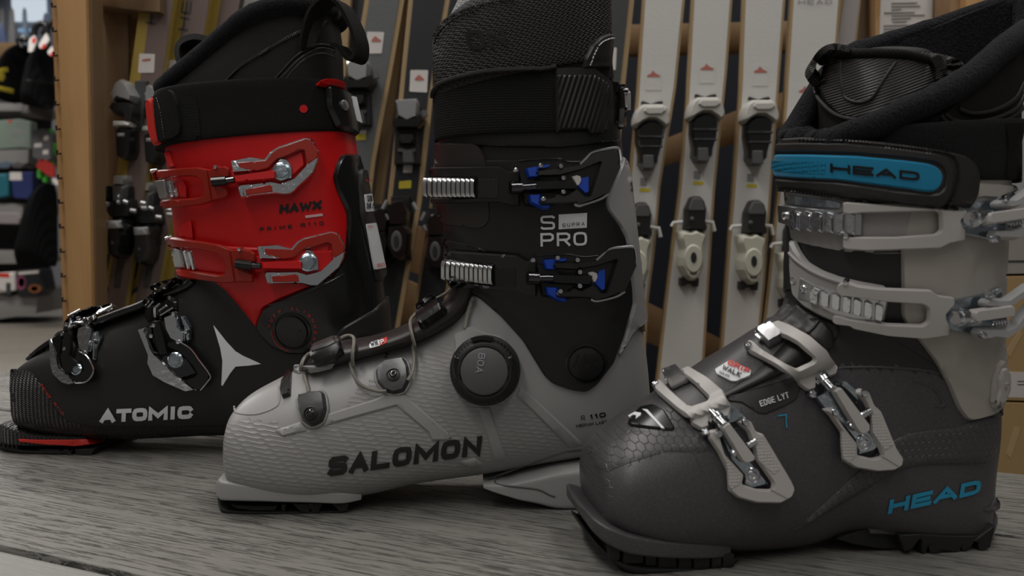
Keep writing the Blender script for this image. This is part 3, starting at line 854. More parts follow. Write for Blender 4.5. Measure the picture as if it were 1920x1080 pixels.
obj('dial_grip', *gear(), RUB, dial, sharp=25)
lathe('dial_cap', gD, dx, dy, [(47, .0165), (46, .0150), (44, .0150), (43, .0178), (40, .0186), (.1, .0188)], GRYC, dial, n=48)
gC = Flat(DG, [(880, 670), (940, 670), (910, 720)], .0198)
text('lettering', gC, 'BOA', (898, 661), (892, 698), 12.5, GRYP, dial, wt=.15, label='BOA in pale letters')
for a0, a1 in ((-20, 25), (50, 80), (150, 200), (245, 290)):
    P = [(dx - 4 + 47 * math.cos(R(a)), dy - 8 + 47 * math.sin(R(a))) for a in range(a0, a1 + 1, 5)] + [(dx - 4 + 57 * math.cos(R(a)), dy - 8 + 57 * math.sin(R(a))) for a in range(a1, a0 - 1, -5)]
    patch('dial_lug', Flat(DG, [(880, 670), (940, 670), (910, 720)], .0165), P, BLKG, dial, th=.0016, bev=1.5, res=5)
# pivot on the cuff
SGc = Surf(SF, [s_shell, s_cuff], .0026)
pv = screw_disc(SGc, 1098, 679, 35, BLKG, SB)
text('lettering', Surf(SF, [s_shell, s_cuff], .0052), 'CUFF', (1077, 686), (1088, 662), 5, BLK, pv, wt=.2, label='embossed CUFF')
for P in ([(1096, 678), (1104, 676), (1104, 684), (1096, 686)], [(1112, 679), (1128, 673), (1128, 676), (1113, 683)], [(1094, 660), (1099, 660), (1099, 665), (1094, 665)]):
    patch('pivot_mark', Surf(SF, [s_shell, s_cuff], .0050), P, BLK, pv, th=.0008, bev=0, res=5)
# side lettering
text('lettering', SG, 'SALOMON', (614, 893), (901, 852), 36, BLKG, SB, wt=.29, gap=.12, down=(.10, -.995), label='SALOMON in black', off=.0007)
text('lettering', SG, 'R', (1090, 788), (1097, 787), 9, BLKG, SB, wt=.12, label='R in thin black')
text('lettering', SG, '110', (1106, 786), (1136, 781), 9, BLKG, SB, wt=.26, label='110 in bold black', widths={'1': .6})
text('lettering', SG, 'MEDIUM LAST', (1080, 801), (1138, 793), 5.5, BLKG, SB, wt=.2, label='MEDIUM LAST in black')
gT = Surf(SF, [s_shell, s_cuff], .0030)
text('lettering', gT, 'S', (1014, 430), (1040, 429), 26, WHT, SB, wt=.16, label='white S')
text('lettering', gT, 'PRO', (1013.5, 461), (1098, 459), 25, WHT, SB, wt=.17, gap=.22, label='white PRO')
patch('print_block', gT, c1([(900, 546), (1073, 537), (1071, 629), (900, 638)]), WHT, SB, th=.0004, bev=0, res=12, label='pale rectangle')
text('lettering', Surf(SF, [s_shell, s_cuff], .0038), 'SUPRA', (1053, 425), (1093, 422), 6.5, BLK, SB, wt=.17, gap=.5, label='black SUPRA on the rectangle')
text('lettering', SG, '234', (725, 655), (721, 672), 6, BLKG, SB, wt=.18, label='black sizing marks', gap=.4)
patch('sticker', Surf(SF, [s_shell, s_tong], .0003), rnd(c2([(717, 268), (725, 253), (765, 240), (768, 266), (722, 278)]), 2), WHT, SB, th=.0004, bev=0, res=6, label='white and red sticker')
patch('sticker', Surf(SF, [s_shell, s_tong], .0003), rnd(c2([(767, 239), (803, 227), (800, 252), (769, 266)]), 2), REDL, SB, th=.0004, bev=0, res=6)
text('lettering', Surf(SF, [s_shell, s_tong], .0006), 'WK', c2([(728, 273)])[0], c2([(762, 263)])[0], 7, BLK, SB, wt=.25, label='black WK')
text('lettering', Surf(SF, [s_shell, s_tong], .0006), 'P', c2([(774, 261)])[0], c2([(790, 256)])[0], 7, WHT, SB, wt=.25, label='white P')

# buckles of the cuff
def s_buckle(T):
    t = lambda P: [T(p) for p in P]
    root = patch('buckle_frame', SG8, rnd(t([(92, 262), (105, 248), (530, 243), (590, 275), (655, 270), (657, 492), (600, 490), (530, 470), (105, 478)]), 3), BLK, SB,
        holes=[rnd(t([(106, 312), (395, 312), (395, 442), (106, 442)]), 2)], th=.0025, bev=2, res=9, solid=True, label='black buckle loop')
    patch('frame_slot', SG8, rnd(t([(400, 312), (530, 312), (530, 442), (400, 442)]), 5), RUB, root, th=.0026, off=.0004, bev=1, res=9)
    gt_ = Flat(SG8, [T((330, 330)), T((480, 260)), T((470, 460))], -.0005)
    for i in range(11):
        x = 52 + i * 31 if i < 2 else 52 + i * 29.5 + 5
        P = t([(x, 322 - (i < 1) * -8), (x + 5, 314), (x + 27, 318), (x + 29, 438), (x + 5, 436 - (i < 2) * 8), (x, 430 - (i < 2) * 10)])
        patch('ladder_tooth', gt_, P, ALU, root, th=.0022, off=.0012, solid=True, under=.004, bev=1.2, res=9, hf=lambda a, b, c: 0, label='silver ridge')
    # lever
    pts = [T(p) for p in ((700, 300), (1250, 200), (900, 470))]
    fl = Flat(SG2, pts, .0075)
    lev = patch('lever', fl, rnd(t([(765, 273), (880, 262), (1030, 237), (1110, 162), (1270, 133), (1291, 250), (1215, 420), (1030, 493), (985, 478), (785, 490), (772, 462), (865, 443), (885, 420), (935, 434), (1010, 392), (1065, 440), (1097, 437), (1162, 222), (1040, 272), (900, 308), (765, 312)]), 2), BLK, SB, th=.003, bev=2, res=9, solid=True, label='black buckle lever')
    patch('lever_wing', fl, rnd(t([(1172, 215), (1240, 190), (1282, 200), (1280, 250), (1210, 405), (1112, 438)]), 2), BLKG, lev, th=.003, off=-.001, bev=2, res=9, solid=True)
    tube('lever_edge', gpath(fl, t([(1030, 236), (1072, 196), (1110, 160), (1190, 142), (1268, 133), (1284, 165), (1290, 215)]), .0018, 4), .0012, ALU, lev, n=6)
    tube('lever_edge', gpath(fl, t([(1215, 416), (1170, 448), (1110, 472), (1032, 493), (1000, 482)]), .001, 4), .0011, ALU, lev, n=6)
    f0 = Flat(SG2, pts, .0035)
    for P in ([(688, 262), (830, 236), (866, 250), (800, 270), (765, 275), (765, 320), (705, 323)], [(705, 430), (800, 425), (770, 455), (775, 482), (857, 495), (832, 518), (790, 515), (715, 480)], [(1040, 300), (1083, 255), (1083, 415), (1060, 428), (1005, 378)]):
        patch('blue_insert', f0, rnd(t(P), 1.5), BLUE, lev, th=.0045, bev=1.5, res=8, solid=True, label='bright blue insert')
    patch('hinge_tab', f0, rnd(t([(965, 318), (1000, 306), (1030, 315), (1036, 345), (1020, 378), (1000, 382)]), 2), BUFF, lev, th=.0055, bev=2, res=7)
    f1 = Flat(SG2, pts, .0060)
    patch('link_bar', f1, rnd(t([(748, 348), (925, 338), (1002, 332), (1002, 398), (925, 398), (750, 404)]), 1), BLKG, lev, th=.0045, bev=1.5, res=8, solid=True)
    tube('bolt', gpath(f1, t([(592, 384), (660, 382)]), .002, 3), .0045, CHRD, lev, n=12)
    tube('bolt', gpath(f1, t([(655, 382), (750, 374)]), .002, 3), .0028, CHRD, lev, n=12)
    patch('hinge_plate', Flat(SG2, pts, .001), rnd(t([(640, 290), (1060, 262), (1075, 430), (820, 505), (690, 490)]), 3), BLKG, lev, th=.003, bev=2, res=12)
    f2 = Flat(SG2, pts, .0105)
    for x, y in ((787, 240), (915, 243), (930, 318), (930, 406), (630, 268), (805, 450)):
        p = T((x, y)); rivet(f2, p[0], p[1], 5, CHR, lev, .0015)
s_buckle(lambda p: (780 + p[0] / 3.374, 240 + p[1] / 3.374))
def _low(p):
    k = (p[0] - 100) / 1190
    return (780 + (p[0] + 115 - 15 * k) / 3.374, 240 + (p[1] + 525 + 100 * k) / 3.374)
s_buckle(_low)
# liner, power strap
lk = [(826, 290, 1158, 290, .050, 2.2, 2.4, .5), (818, 230, 1155, 230, .050, 2.2, 2.4, .5), (815, 150, 1150, 150, .050, 2.2, 2.4, .5), (818, 90, 1146, 80, .050, 2.2, 2.4, .5), (850, 20, 1140, 10, .048, 2.2, 2.4, .5), (880, -40, 1135, -60, .046, 2.2, 2.4, .5), (900, -90, 1130, -110, .045, 2.2, 2.4, .5)]
obj('liner', *sleeve(SF, lk), GRYK, SB, label='grey knit inner boot')
bk = [(818, 266, 1150, 258, .056, 2.2, 2.4, .5), (814, 262, 1152, 252, .058, 2.2, 2.4, .5), (812, 215, 1153, 190, .058, 2.2, 2.4, .5), (811, 172, 1150, 130, .058, 2.2, 2.4, .5), (813, 168, 1146, 124, .056, 2.2, 2.4, .5)]
s_low = sleeve(SF, bk, nt=5, cap=True)
obj('power_strap', *s_low, HOOK, SB, label='black hook-tape strap')
uk = [(818, 188, 1148, 126, .057, 2.2, 2.4, .5), (812, 186, 1150, 120, .060, 2.2, 2.4, .5), (811, 130, 1149, 70, .061, 2.2, 2.4, .5), (811, 84, 1148, 30, .061, 2.2, 2.4, .5), (821, 58, 1148, 0, .060, 2.2, 2.4, .5), (848, 34, 1146, -40, .058, 2.2, 2.4, .5), (884, 14, 1145, -70, .056, 2.2, 2.4, .5), (930, -2, 1143, -90, .054, 2.2, 2.4, .5), (940, 2, 1140, -90, .05, 2.2, 2.4, .5)]
s_up = sleeve(SF, uk, nt=5)
SU = Surf(SF, [s_low, s_up]); SL = Surf(SF, [s_low]); 
band = obj('power_strap', *s_up, MESH, SB, label='dark mesh strap wrapped over the top')
EDG = M_('dark_edge_cord', (.05, .048, .046), .7, kind='rib', sc_=420, st=1, d=.001, rot=(0, R(50), 0))
edge = c5([(125, 700), (140, 650), (190, 600), (300, 560), (480, 520), (700, 500), (900, 492), (960, 488), (1010, 470)])
tube('strap_edge', gpath(SU, edge, .0012, 8), .0016, EDG, band, n=6, label='twisted dark edge cord')
dashes(SU, c5([(130, 290), (150, 230), (200, 165), (300, 100), (420, 50), (560, 15), (720, -20)]), 60, .6, .0009, EDG, band, .001)
dashes(SU, c5([(140, 320), (165, 255), (215, 195), (320, 125), (450, 75)]), 34, .6, .0007, KNIT, band, .001)
text('lettering', SU, 'ON', c5([(385, 365)])[0], c5([(665, 335)])[0], 38, BLK, band, wt=.2, down=(-.25, -.97), label='black woven ON')
pnl = patch('strap_panel', SL, rnd(c5([(1005, 495), (1100, 490), (1285, 490), (1400, 580), (1430, 640), (1425, 920), (1350, 985), (1010, 1025)]), 3), VNL, SB, th=.002, bev=2, res=9, label='moulded rubbery end panel')
patch('panel_face', Surf(SF, [s_low], .002), rnd(c5([(1015, 545), (1275, 545), (1385, 610), (1395, 900), (1330, 950), (1015, 985)]), 3), CARB, pnl, th=.0006, bev=1.5, res=9)
tab = patch('pull_tab', SU, rnd(c5([(1195, 495), (1215, 420), (1260, 330), (1320, 270), (1380, 245), (1418, 250), (1418, 300), (1400, 480), (1290, 495)]), 3), VNL, SB, th=.003, bev=3, res=7, label='grey stitched leather tab')
dashes(SU, c5([(1240, 480), (1265, 400), (1310, 320), (1370, 285), (1405, 280)]), 14, .6, .0005, WHT, tab, .0034)
patch('strap_clip', SL, rnd(c5([(1400, 560), (1430, 600), (1475, 605), (1490, 700), (1492, 780), (1482, 920), (1450, 945), (1425, 900), (1420, 700)]), 2), BLKG, SB, th=.005, bev=3, res=6)
patch('strap_clip_label', Surf(SF, [s_low], .006), rnd(c5([(1466, 640), (1488, 680), (1488, 800), (1472, 790)]), 1), ALU, SB, th=.0008, bev=0, res=6)
patch('collar', SG2, rnd(c1([(150, 92), (600, 105), (900, 108), (1270, 70), (1280, 90), (900, 128), (560, 122), (150, 110)]), 3), BLKG, SB, th=.003, bev=2, res=8)
# ------------------------------------------------------------------ boot at the left: red cuff, black shell
AF = frame_from((120, 852), (520, 862), .036)
AB = empty('ski_boot', 'left ski boot with bright red cuff and black shell, four buckles', 'ski boot', AF.o, AF.yaw, 'ski boots lined up on the bench')
A_KEYS = [(20, 706, 22, 775, .020, 3.6, 3.5, .45), (20, 688, 24, 792, .034, 3.6, 3.5, .45), (28, 672, 34, 803, .042, 3.4, 3.3, .42), (80, 646, 84, 815, .046, 2.8, 3, .4),
 (160, 612, 160, 822, .048, 2, 3, .4), (230, 582, 240, 822, .048, 2, 3, .4), (290, 555, 320, 818, .045, 2, 3, .4), (330, 525, 420, 812, .042, 2.2, 3, .45),
 (345, 500, 520, 810, .04, 2.2, 3, .5), (345, 480, 620, 800, .038, 2.2, 3, .5), (342, 470, 700, 780, .038, 2.2, 2.8, .5), (338, 455, 722, 730, .04, 2.2, 2.6, .5),
 (332, 435, 722, 640, .045, 2.2, 2.5, .5), (328, 400, 716, 560, .048, 2.2, 2.5, .5), (322, 350, 700, 470, .051, 2.2, 2.4, .5), (316, 310, 685, 380, .053, 2.2, 2.4, .5),
 (312, 270, 668, 290, .054, 2.2, 2.4, .5), (310, 240, 662, 240, .054, 2.2, 2.4, .5), (308, 215, 655, 200, .052, 2.2, 2.4, .5)]
a_rings = sock(AF, A_KEYS, na=72, lead=4); a_shell = skin(a_rings)
obj('shell', *a_shell, BLK, AB, label='satin black lower shell')
a_cuff = skin(rings_part(a_rings, 11 * 7, .0016))
obj('cuff', *a_cuff, RED, AB, label='bright red upper cuff')
AG = Surf(AF, [a_shell]); AG2 = Surf(AF, [a_shell, a_cuff]); AG8 = Surf(AF, [skin(rings_part(a_rings, 9 * 7, .010))])
aA, aB, aC, aD = K(260, 0, 3.6), K(260, 230, 3.6), K(0, 500, 2.8417), K(360, 500, 3.0)
# red wing over the ankle and black spine piece
patch('cuff_wing', AG2, rnd([(318, 470), (330, 450), (430, 462), (600, 470), (655, 470)] + aD([(840, 20), (700, 100), (500, 180), (400, 232), (362, 342), (300, 260), (200, 140), (148, 88)]) + [(345, 515), (325, 470)], 6), RED, AB, th=.0022, bev=3, res=12, label='red cuff wing')
spine = aB([(1480, 215), (1370, 213), (1335, 270), (1308, 370), (1335, 460), (1400, 600), (1405, 680), (1395, 850), (1375, 935), (1300, 1040)]) + aD([(780, 55), (640, 118), (500, 180), (405, 228), (372, 300), (362, 342), (385, 385), (450, 450), (540, 490), (640, 490), (720, 455), (900, 380), (1098, 360), (1095, 330), (1085, 200)]) + [(717, 540), (706, 490), (697, 420), (690, 350), (684, 335), (673, 300)]
patch('spine', AG2, rnd(spine, 7), BLKG, AB, th=.0042, bev=4, res=11, label='glossy black rear spine and ankle plate')
AG3 = Surf(AF, [a_shell, a_cuff], .0042)
patch('spine_rib', AG3, rnd(aB([(1450, 350), (1462, 322), (1500, 318), (1512, 350), (1545, 620), (1580, 720), (1640, 1030), (1600, 1080), (1575, 1075), (1500, 760), (1468, 620)]), 6), VNL, AB, th=.003, bev=3, res=9)
patch('spoiler', AG3, rnd(aD([(700, 470), (790, 400), (850, 335), (1000, 243), (1078, 165), (1084, 200), (1094, 320), (1098, 362), (900, 410), (760, 470)]), 3), VNL, AB, th=.002, bev=3, res=10)
tube('spine_seam', gpath(AG3, aD([(445, 210), (560, 175), (760, 90), (850, 40)]), .0003), .0007, CHRD, AB)
tube('spine_seam', gpath(AG3, aD([(1003, 150), (1000, 240)]), .0003), .0006, BLKG, AB)
g = Surf(AF, [a_shell, a_cuff], .0074)
s1 = patch('size_label', g, rnd(aB([(1475, 495), (1522, 490), (1537, 605), (1490, 612)]), 2), WHT, AB, th=.0004, bev=0, res=8, label='white size label')
g2 = Surf(AF, [a_shell, a_cuff], .0080)
text('lettering', g2, '28', aB([(1490, 545)])[0], aB([(1520, 541)])[0], 11, BLK, s1, wt=.15, label='28 in black')
text('lettering', g2, '28.5', aB([(1487, 592)])[0], aB([(1534, 588)])[0], 10, BLK, s1, wt=.15, label='28.5 in black')
s2 = patch('price_label', g, rnd(aB([(1492, 692), (1550, 685), (1616, 988), (1556, 1001)]), 2), WHT, AB, th=.0004, bev=0, res=8, label='long white label')
text('lettering', g2, 'SAL', aB([(1500, 718)])[0], aB([(1528, 714)])[0], 3.5, REDL, s2, wt=.2)
text('lettering', g2, 'BOLS', aB([(1562, 988)])[0], aB([(1604, 980)])[0], 7, REDL, s2, wt=.12)
text('lettering', g, 'RACE', aB([(1480, 412)])[0], aB([(1520, 408)])[0], 4, REDL, AB, wt=.15)
# ankle disc
g = Surf(AF, [a_shell, a_cuff], .0038)
pv = screw_disc(g, 551, 619, 33, BLKG, AB)
patch('pivot_mark', Surf(AF, [a_shell, a_cuff], .0062), aD([(612, 345), (640, 350), (612, 356)]), BLK, pv, th=.001, bev=0, res=4)
for i, ch in enumerate('CUFF ALIGNMENT'):
    if ch == ' ': continue
    a = R(-165 + i * 15.2); rr = 43
    c = V((551 + rr * math.cos(a), 619 + rr * math.sin(a))); tt = V((-math.sin(a), math.cos(a))) * 2.6; out = V((math.cos(a), math.sin(a)))
    c = c - out * 2.5
    text('lettering', Surf(AF, [a_shell, a_cuff], .0046), ch, c - tt, c + tt, 5.5, REDL, AB, wt=.16, label='one red letter of CUFF ALIGNMENT')
tube('dial_arc', gpath(Surf(AF, [a_shell, a_cuff], .0046), [(551 + 37 * math.cos(R(a)), 619 + 37 * math.sin(R(a))) for a in range(100, 190, 12)], .0), .0003, REDL, AB)

# cuff edge slivers at the front
patch('cuff_flap', AG2, rnd(aB([(190, 195), (215, 190), (250, 300), (235, 305), (212, 290)]), 3), RED, AB, th=.004, bev=3, res=7)
patch('cuff_flap', AG8, rnd(aB([(225, 392), (260, 388), (295, 430), (298, 515), (250, 520), (235, 450)]), 3), RED, AB, th=.001, off=-.004, bev=2, res=8, solid=True)
patch('cuff_flap', AG8, rnd(aB([(245, 790), (250, 730), (280, 690), (325, 660), (335, 700), (345, 800), (300, 800)]), 6), RED, AB, th=.001, off=-.004, bev=2, res=8, solid=True)
patch('cuff_flap', AG8, rnd(aB([(280, 880), (322, 872), (330, 960), (328, 990), (295, 975)]), 3), RED, AB, th=.001, off=-.004, bev=2, res=8, solid=True)
# cuff lettering
text('lettering', AG2, 'HAWX', aB([(950, 614)])[0], aB([(1232, 583)])[0], 16.5, BLK, AB, wt=.33, gap=.08, off=.0006, label='HAWX in heavy black', down=(.06, -1))
patch('print_bar', AG2, aB([(1123, 627), (1240, 613), (1243, 630), (1127, 644)]), PINK, AB, th=.0004, off=.0004, bev=0, res=8, label='pale bar under the name')
text('lettering', AG2, 'PRIME', aB([(820, 733)])[0], aB([(1038, 713)])[0], 7, BLK, AB, wt=.24, gap=.75, off=.0006, label='PRIME in black')
text('lettering', AG2, 'R110', aB([(1095, 705)])[0], aB([(1250, 690)])[0], 7, BLK, AB, wt=.24, gap=.6, off=.0006, label='R110 in black', widths={'1': .7})

def a_buckle(T, pts):
    t = lambda P: [T(p) for p in P]
    root = patch('buckle_loop', AG8, rnd(t([(90, 335), (125, 320), (300, 305), (405, 300), (480, 316), (530, 297), (585, 292), (615, 310), (618, 370), (510, 385), (515, 430), (600, 450), (605, 505), (520, 525), (430, 555), (180, 582), (155, 575), (147, 540), (160, 522), (400, 506), (436, 490), (444, 440), (436, 395), (405, 368), (350, 362), (250, 365), (108, 392)]), 4), REDB, AB, th=.003, off=-.001, bev=2.5, res=8, solid=True, label='red buckle loop')
    tube('loop_edge', gpath(AG8, t([(470, 318), (485, 420), (500, 520)]), .003, 4), .0005, REDB, root, n=6)
    gt_ = Flat(AG8, [T((330, 330)), T((430, 430)), T((300, 545))], -.003)
    for x, y, w in ((122, 390, 60), (196, 388, 22), (226, 386, 22)):
        patch('ladder_tooth', gt_, rnd(t([(x, y), (x + w, y - 8), (x + w + 25, y + 112), (x + 30, y + 122)]), 1.5), ALU if w > 30 else CHR, root, th=.003, off=0, bev=1.5, res=7, solid=True, under=.003, label='silver ridge')
    for x, y in ((110, 322), (530, 296)):
        p = T((x, y)); rivet(AG8, p[0], p[1] + 1, 4, CHR, root, .004)
    P3 = [T(p) for p in pts]
    f0, f1, f2 = Flat(AG2, P3, .002), Flat(AG2, P3, .0055), Flat(AG2, P3, .0078)
    patch('buckle_base', f0, rnd(t([(600, 330), (880, 300), (1110, 188), (1128, 290), (1040, 372), (960, 410), (690, 430), (610, 440)]), 4), RED, root, th=.003, bev=3, res=9)
    lev = patch('lever', f1, rnd(t([(622, 258), (760, 232), (850, 247), (885, 200), (940, 163), (1120, 102), (1168, 108), (1217, 190), (1210, 270), (1180, 345), (1035, 485), (985, 491), (925, 482), (820, 492), (695, 512), (668, 432), (775, 414), (900, 398), (960, 412), (1050, 378), (1132, 290), (1118, 192), (1095, 190), (1000, 232), (945, 250), (880, 310), (800, 330), (640, 348)]), 2), CHR, AB, th=.003, bev=2.2, res=7, solid=True, label='chrome lever with red inlay')
    patch('lever_inlay', f2, rnd(t([(668, 269), (862, 254), (902, 204), (945, 172), (1120, 110), (1162, 115), (1211, 193), (1209, 236), (1134, 292), (1122, 188), (1095, 184), (990, 230), (935, 247), (876, 308), (800, 327), (680, 310)]), 2), REDB, lev, th=.0012, bev=1.5, res=8, label='dark red inlay')
    patch('lever_inlay', f2, rnd(t([(718, 452), (880, 418), (902, 426), (908, 470), (728, 492)]), 1.5), REDB, lev, th=.0012, bev=1.5, res=8)
    patch('link_bar', f1, rnd(t([(648, 362), (912, 322), (932, 335), (930, 386), (660, 412)]), 1.5), RED, lev, th=.0048, bev=2, res=8, solid=True, label='red link bar')
    patch('hinge_plate', f1, rnd(t([(915, 300), (955, 240), (1005, 248), (1040, 300), (1042, 375), (960, 402), (912, 385)]), 4), ZINC, lev, th=.003, off=-.001, bev=2, res=6)
    p = T((968, 332)); lathe('hinge_pin', f1, p[0], p[1], [(17, .0), (17, .003), (14, .0036), (12, .0026), (11, .0026), (10, .0040), (.1, .0042)], ZINC, lev, n=26)
    patch('hinge_block', f1, rnd(t([(625, 262), (660, 256), (680, 300), (745, 318), (760, 338), (640, 346)]), 1.5), CHR, lev, th=.0045, bev=2, res=5)
    patch('hinge_block', f1, rnd(t([(668, 428), (760, 416), (790, 436), (720, 450), (722, 500), (692, 508)]), 1.5), CHR, lev, th=.0045, bev=2, res=5)
    tube('bolt', gpath(f0, t([(505, 408), (600, 400)]), .005, 3), .0042, BLKG, lev, n=12)
    tube('bolt', gpath(f0, t([(590, 400), (655, 390)]), .005, 3), .0026, CHRD, lev, n=12)
PT = [(640, 300), (1200, 200), (900, 480)]
a_buckle(lambda p: (260 + p[0] / 3.6, 230 + p[1] / 3.6), PT)
def _al(p):
    x, y = p
    return (260 + (x + 95 + 83 * max(0, min(1, (x - 92) / 550))) / 3.6, 230 + (y + 445 + 130 * max(0, min(1, (x - 92) / 530)) + 65 * max(0, (x - 622) / 593)) / 3.6)
a_buckle(_al, PT)

# toe: textured bumper, star, lettering
patch('toe_texture', AG, rnd(aC([(57, 545), (110, 548), (165, 562), (215, 622), (265, 700), (322, 800), (380, 832), (500, 850), (900, 852), (1200, 845), (1200, 893), (700, 918), (420, 914), (250, 900), (150, 872), (80, 838), (60, 760), (52, 640)]), 4), ZIG, AB, th=.0004, bev=0, res=12, label='zigzag-textured toe')
patch('star_emblem', AG, aD([(121, 329), (150, 365), (195, 422), (245, 476), (285, 500), (388, 547), (320, 556), (245, 562), (215, 600), (172, 671), (166, 665), (172, 530), (160, 460)]), WHT, AB, th=.0005, bev=0, res=9, label='white three-pointed star')
text('lettering', AG, 'ATOMIC', (188, 792), (361, 784), 24, WHT, AB, wt=.33, gap=.07, off=.0006, down=(.05, -1), label='ATOMIC in white')
text('lettering', AG, 'PRIME', aC([(218, 632)])[0], aC([(268, 702)])[0], 4.5, REDL, AB, wt=.18, gap=.5, off=.001, label='small red PRIME')
text('lettering', AG, 'R110', aC([(288, 728)])[0], aC([(338, 790)])[0], 4.5, REDL, AB, wt=.18, gap=.5, off=.001, label='small red R110')
# instep rail and toe buckles
ak = [(60, 665, 66, 676, .012, 2.2, 2.5, .5), (95, 640, 100, 660, .022, 2.2, 2.5, .5), (130, 620, 135, 640, .026, 2.2, 2.5, .5), (180, 598, 186, 618, .028, 2.2, 2.5, .5), (270, 562, 278, 582, .028, 2.2, 2.5, .5), (320, 533, 336, 550, .028, 2.2, 2.5, .5), (345, 508, 372, 528, .028, 2.2, 2.5, .5)]
a_tong = sleeve(AF, ak)
obj('tongue', *a_tong, BLKG, AB, label='glossy black overlap along the instep')
ATG = Surf(AF, [a_shell, a_tong]); AT6 = Surf(AF, [skin(rings_part(a_rings, 7, .004)), skin(rings_part(sock(AF, ak, 6), 0, .009))])
tube('instep_rail', gpath(ATG, aC([(500, 300), (600, 262), (720, 215), (800, 180), (900, 145), (985, 110), (1030, 75)]), .001), .0036, BLKG, AB, n=12)
patch('toe_clip', ATG, rnd(aC([(275, 395), (300, 362), (335, 340), (330, 400), (285, 440), (235, 450), (155, 468), (200, 445)]), 2), BLKG, AB, th=.002, bev=1.5, res=6)
def plate(n, g, P, m, p, th=.003, **k): return patch(n, g, rnd(aC(P), k.pop('r', 2)), m, p, th=th, bev=k.pop('bev', 2), res=6, solid=True, **k)
for B in (0, 1):
    if B == 0:
        q = [(300, 450), (520, 380), (440, 620)]; ft = Flat(AG, aC(q), .003)
        fr_ = [(330, 348), (336, 292), (362, 264), (430, 226), (480, 222), (500, 232), (508, 262), (480, 300), (440, 312), (400, 306), (372, 335)]
        fr2 = [(440, 225), (480, 208), (545, 200), (596, 188), (611, 198), (606, 216), (560, 236), (520, 250), (505, 272), (480, 262)]
        silver = [(280, 395), (302, 383), (322, 470), (336, 540), (390, 590), (428, 622), (375, 634), (345, 626), (300, 582), (286, 530)]
        black = [(440, 440), (450, 462), (492, 490), (524, 552), (514, 592), (480, 624), (430, 630), (372, 592), (440, 580), (466, 560), (462, 530), (440, 505), (425, 470)]
        chrome = [(435, 335), (470, 318), (505, 328), (515, 350), (505, 400), (495, 460), (455, 462), (440, 440), (428, 380)]
        chrome2 = [(290, 392), (340, 362), (358, 372), (352, 440), (345, 480), (325, 478), (305, 430)]
        plate2 = [(515, 345), (540, 345), (545, 380), (520, 440), (515, 500), (500, 500), (500, 430)]
        arm = [(362, 358), (408, 350), (404, 440), (396, 482), (440, 520), (458, 556), (422, 578), (382, 572), (352, 500)]
        disc = (410, 548, 11); bolt = [(406, 300), (392, 352)]
    else:
        q = [(800, 450), (1000, 400), (1000, 640)]; ft = Flat(AG, aC(q), .003)
        fr_ = [(772, 280), (768, 230), (760, 200), (775, 165), (808, 140), (850, 150), (900, 158), (936, 180), (940, 228), (870, 268), (830, 292)]
        fr2 = [(788, 105), (830, 84), (935, 50), (956, 60), (948, 100), (905, 130), (850, 135), (826, 152), (800, 142), (812, 122)]
        silver = [(745, 332), (780, 318), (822, 316), (800, 360), (818, 430), (838, 462), (872, 492), (940, 560), (1030, 632), (1062, 655), (1000, 664), (890, 616), (826, 578), (796, 510), (800, 470), (772, 400)]
        black = [(905, 402), (955, 388), (1030, 430), (1080, 495), (1137, 573), (1125, 605), (1085, 652), (1060, 656), (985, 602), (1050, 582), (1064, 565), (1040, 525), (1000, 480), (945, 442), (905, 425)]
        chrome = [(885, 268), (930, 250), (955, 262), (970, 330), (995, 345), (995, 400), (955, 400), (920, 380), (895, 330)]
        chrome2 = [(765, 322), (825, 312), (832, 350), (812, 368), (840, 440), (855, 460), (830, 462), (800, 400)]
        plate2 = [(965, 260), (990, 265), (1022, 320), (1020, 390), (1000, 405), (985, 330)]
        arm = [(824, 288), (868, 282), (888, 340), (912, 440), (915, 462), (868, 470), (845, 400)]
        disc = (935, 497, 15); bolt = [(850, 238), (848, 285)]
    root = patch('buckle_frame', AT6, rnd(aC(fr_), 3), CHRD, AB, th=.003, off=-.002, bev=3.5, res=7, solid=True, label='dark chrome buckle frame over the instep')
    patch('frame_top', AT6, rnd(aC(fr2), 3), CHRD, root, th=.003, off=-.002, bev=3, res=7, solid=True)
    for i in range(5):
        x0 = V(aC([fr_[3]])[0]).lerp(V(aC([fr_[8]])[0]), (i + .5) / 5); x1 = V(aC([fr_[2]])[0]).lerp(V(aC([fr_[9]])[0]), (i + .5) / 5)
        tube('ladder_tooth', gpath(AT6, [tuple(x0), tuple(x1)], .001, 3), .0011, CHR, root, n=6)
    lev = plate('lever', ft, silver, CHR, AB, off=.003, label='chrome toe lever')
    plate('lever_plate', ft, black, BLKG, lev, off=.0035, label='black lever plate')
    tube('lever_edge', [P for P in gpath(ft, aC(black[1:7]), .007, 4)], .0007, CHR, lev, n=6)
    plate('lever_hinge', ft, chrome, CHR, lev, off=.002, th=.004); plate('lever_hinge', ft, chrome2, CHRD, lev, off=.003)
    plate('base_plate', ft, plate2, ZINC, lev, th=.003)
    if B: plate('base_plate', ft, [(880, 470), (960, 452), (1010, 488), (1062, 566), (980, 596), (920, 560), (868, 500)], CHRD, lev, th=.0045)
    plate('link_bar', ft, arm, BLKG, lev, off=.004, th=.004)
    p = aC([(disc[0], disc[1])])[0]; r = disc[2]
    lathe('hinge_pin', Flat(AG, aC(q), .0095), p[0], p[1], [(r, -.004), (r, .0005), (r * .8, .0015), (r * .7, .0006), (r * .6, .0006), (r * .55, .0018), (.1, .002)], ZINC, lev, n=22)
    tube('bolt', gpath(Surf(AF, [a_shell, a_tong], .006), aC(bolt), 0, 3), .003, CHRD, lev, n=10)
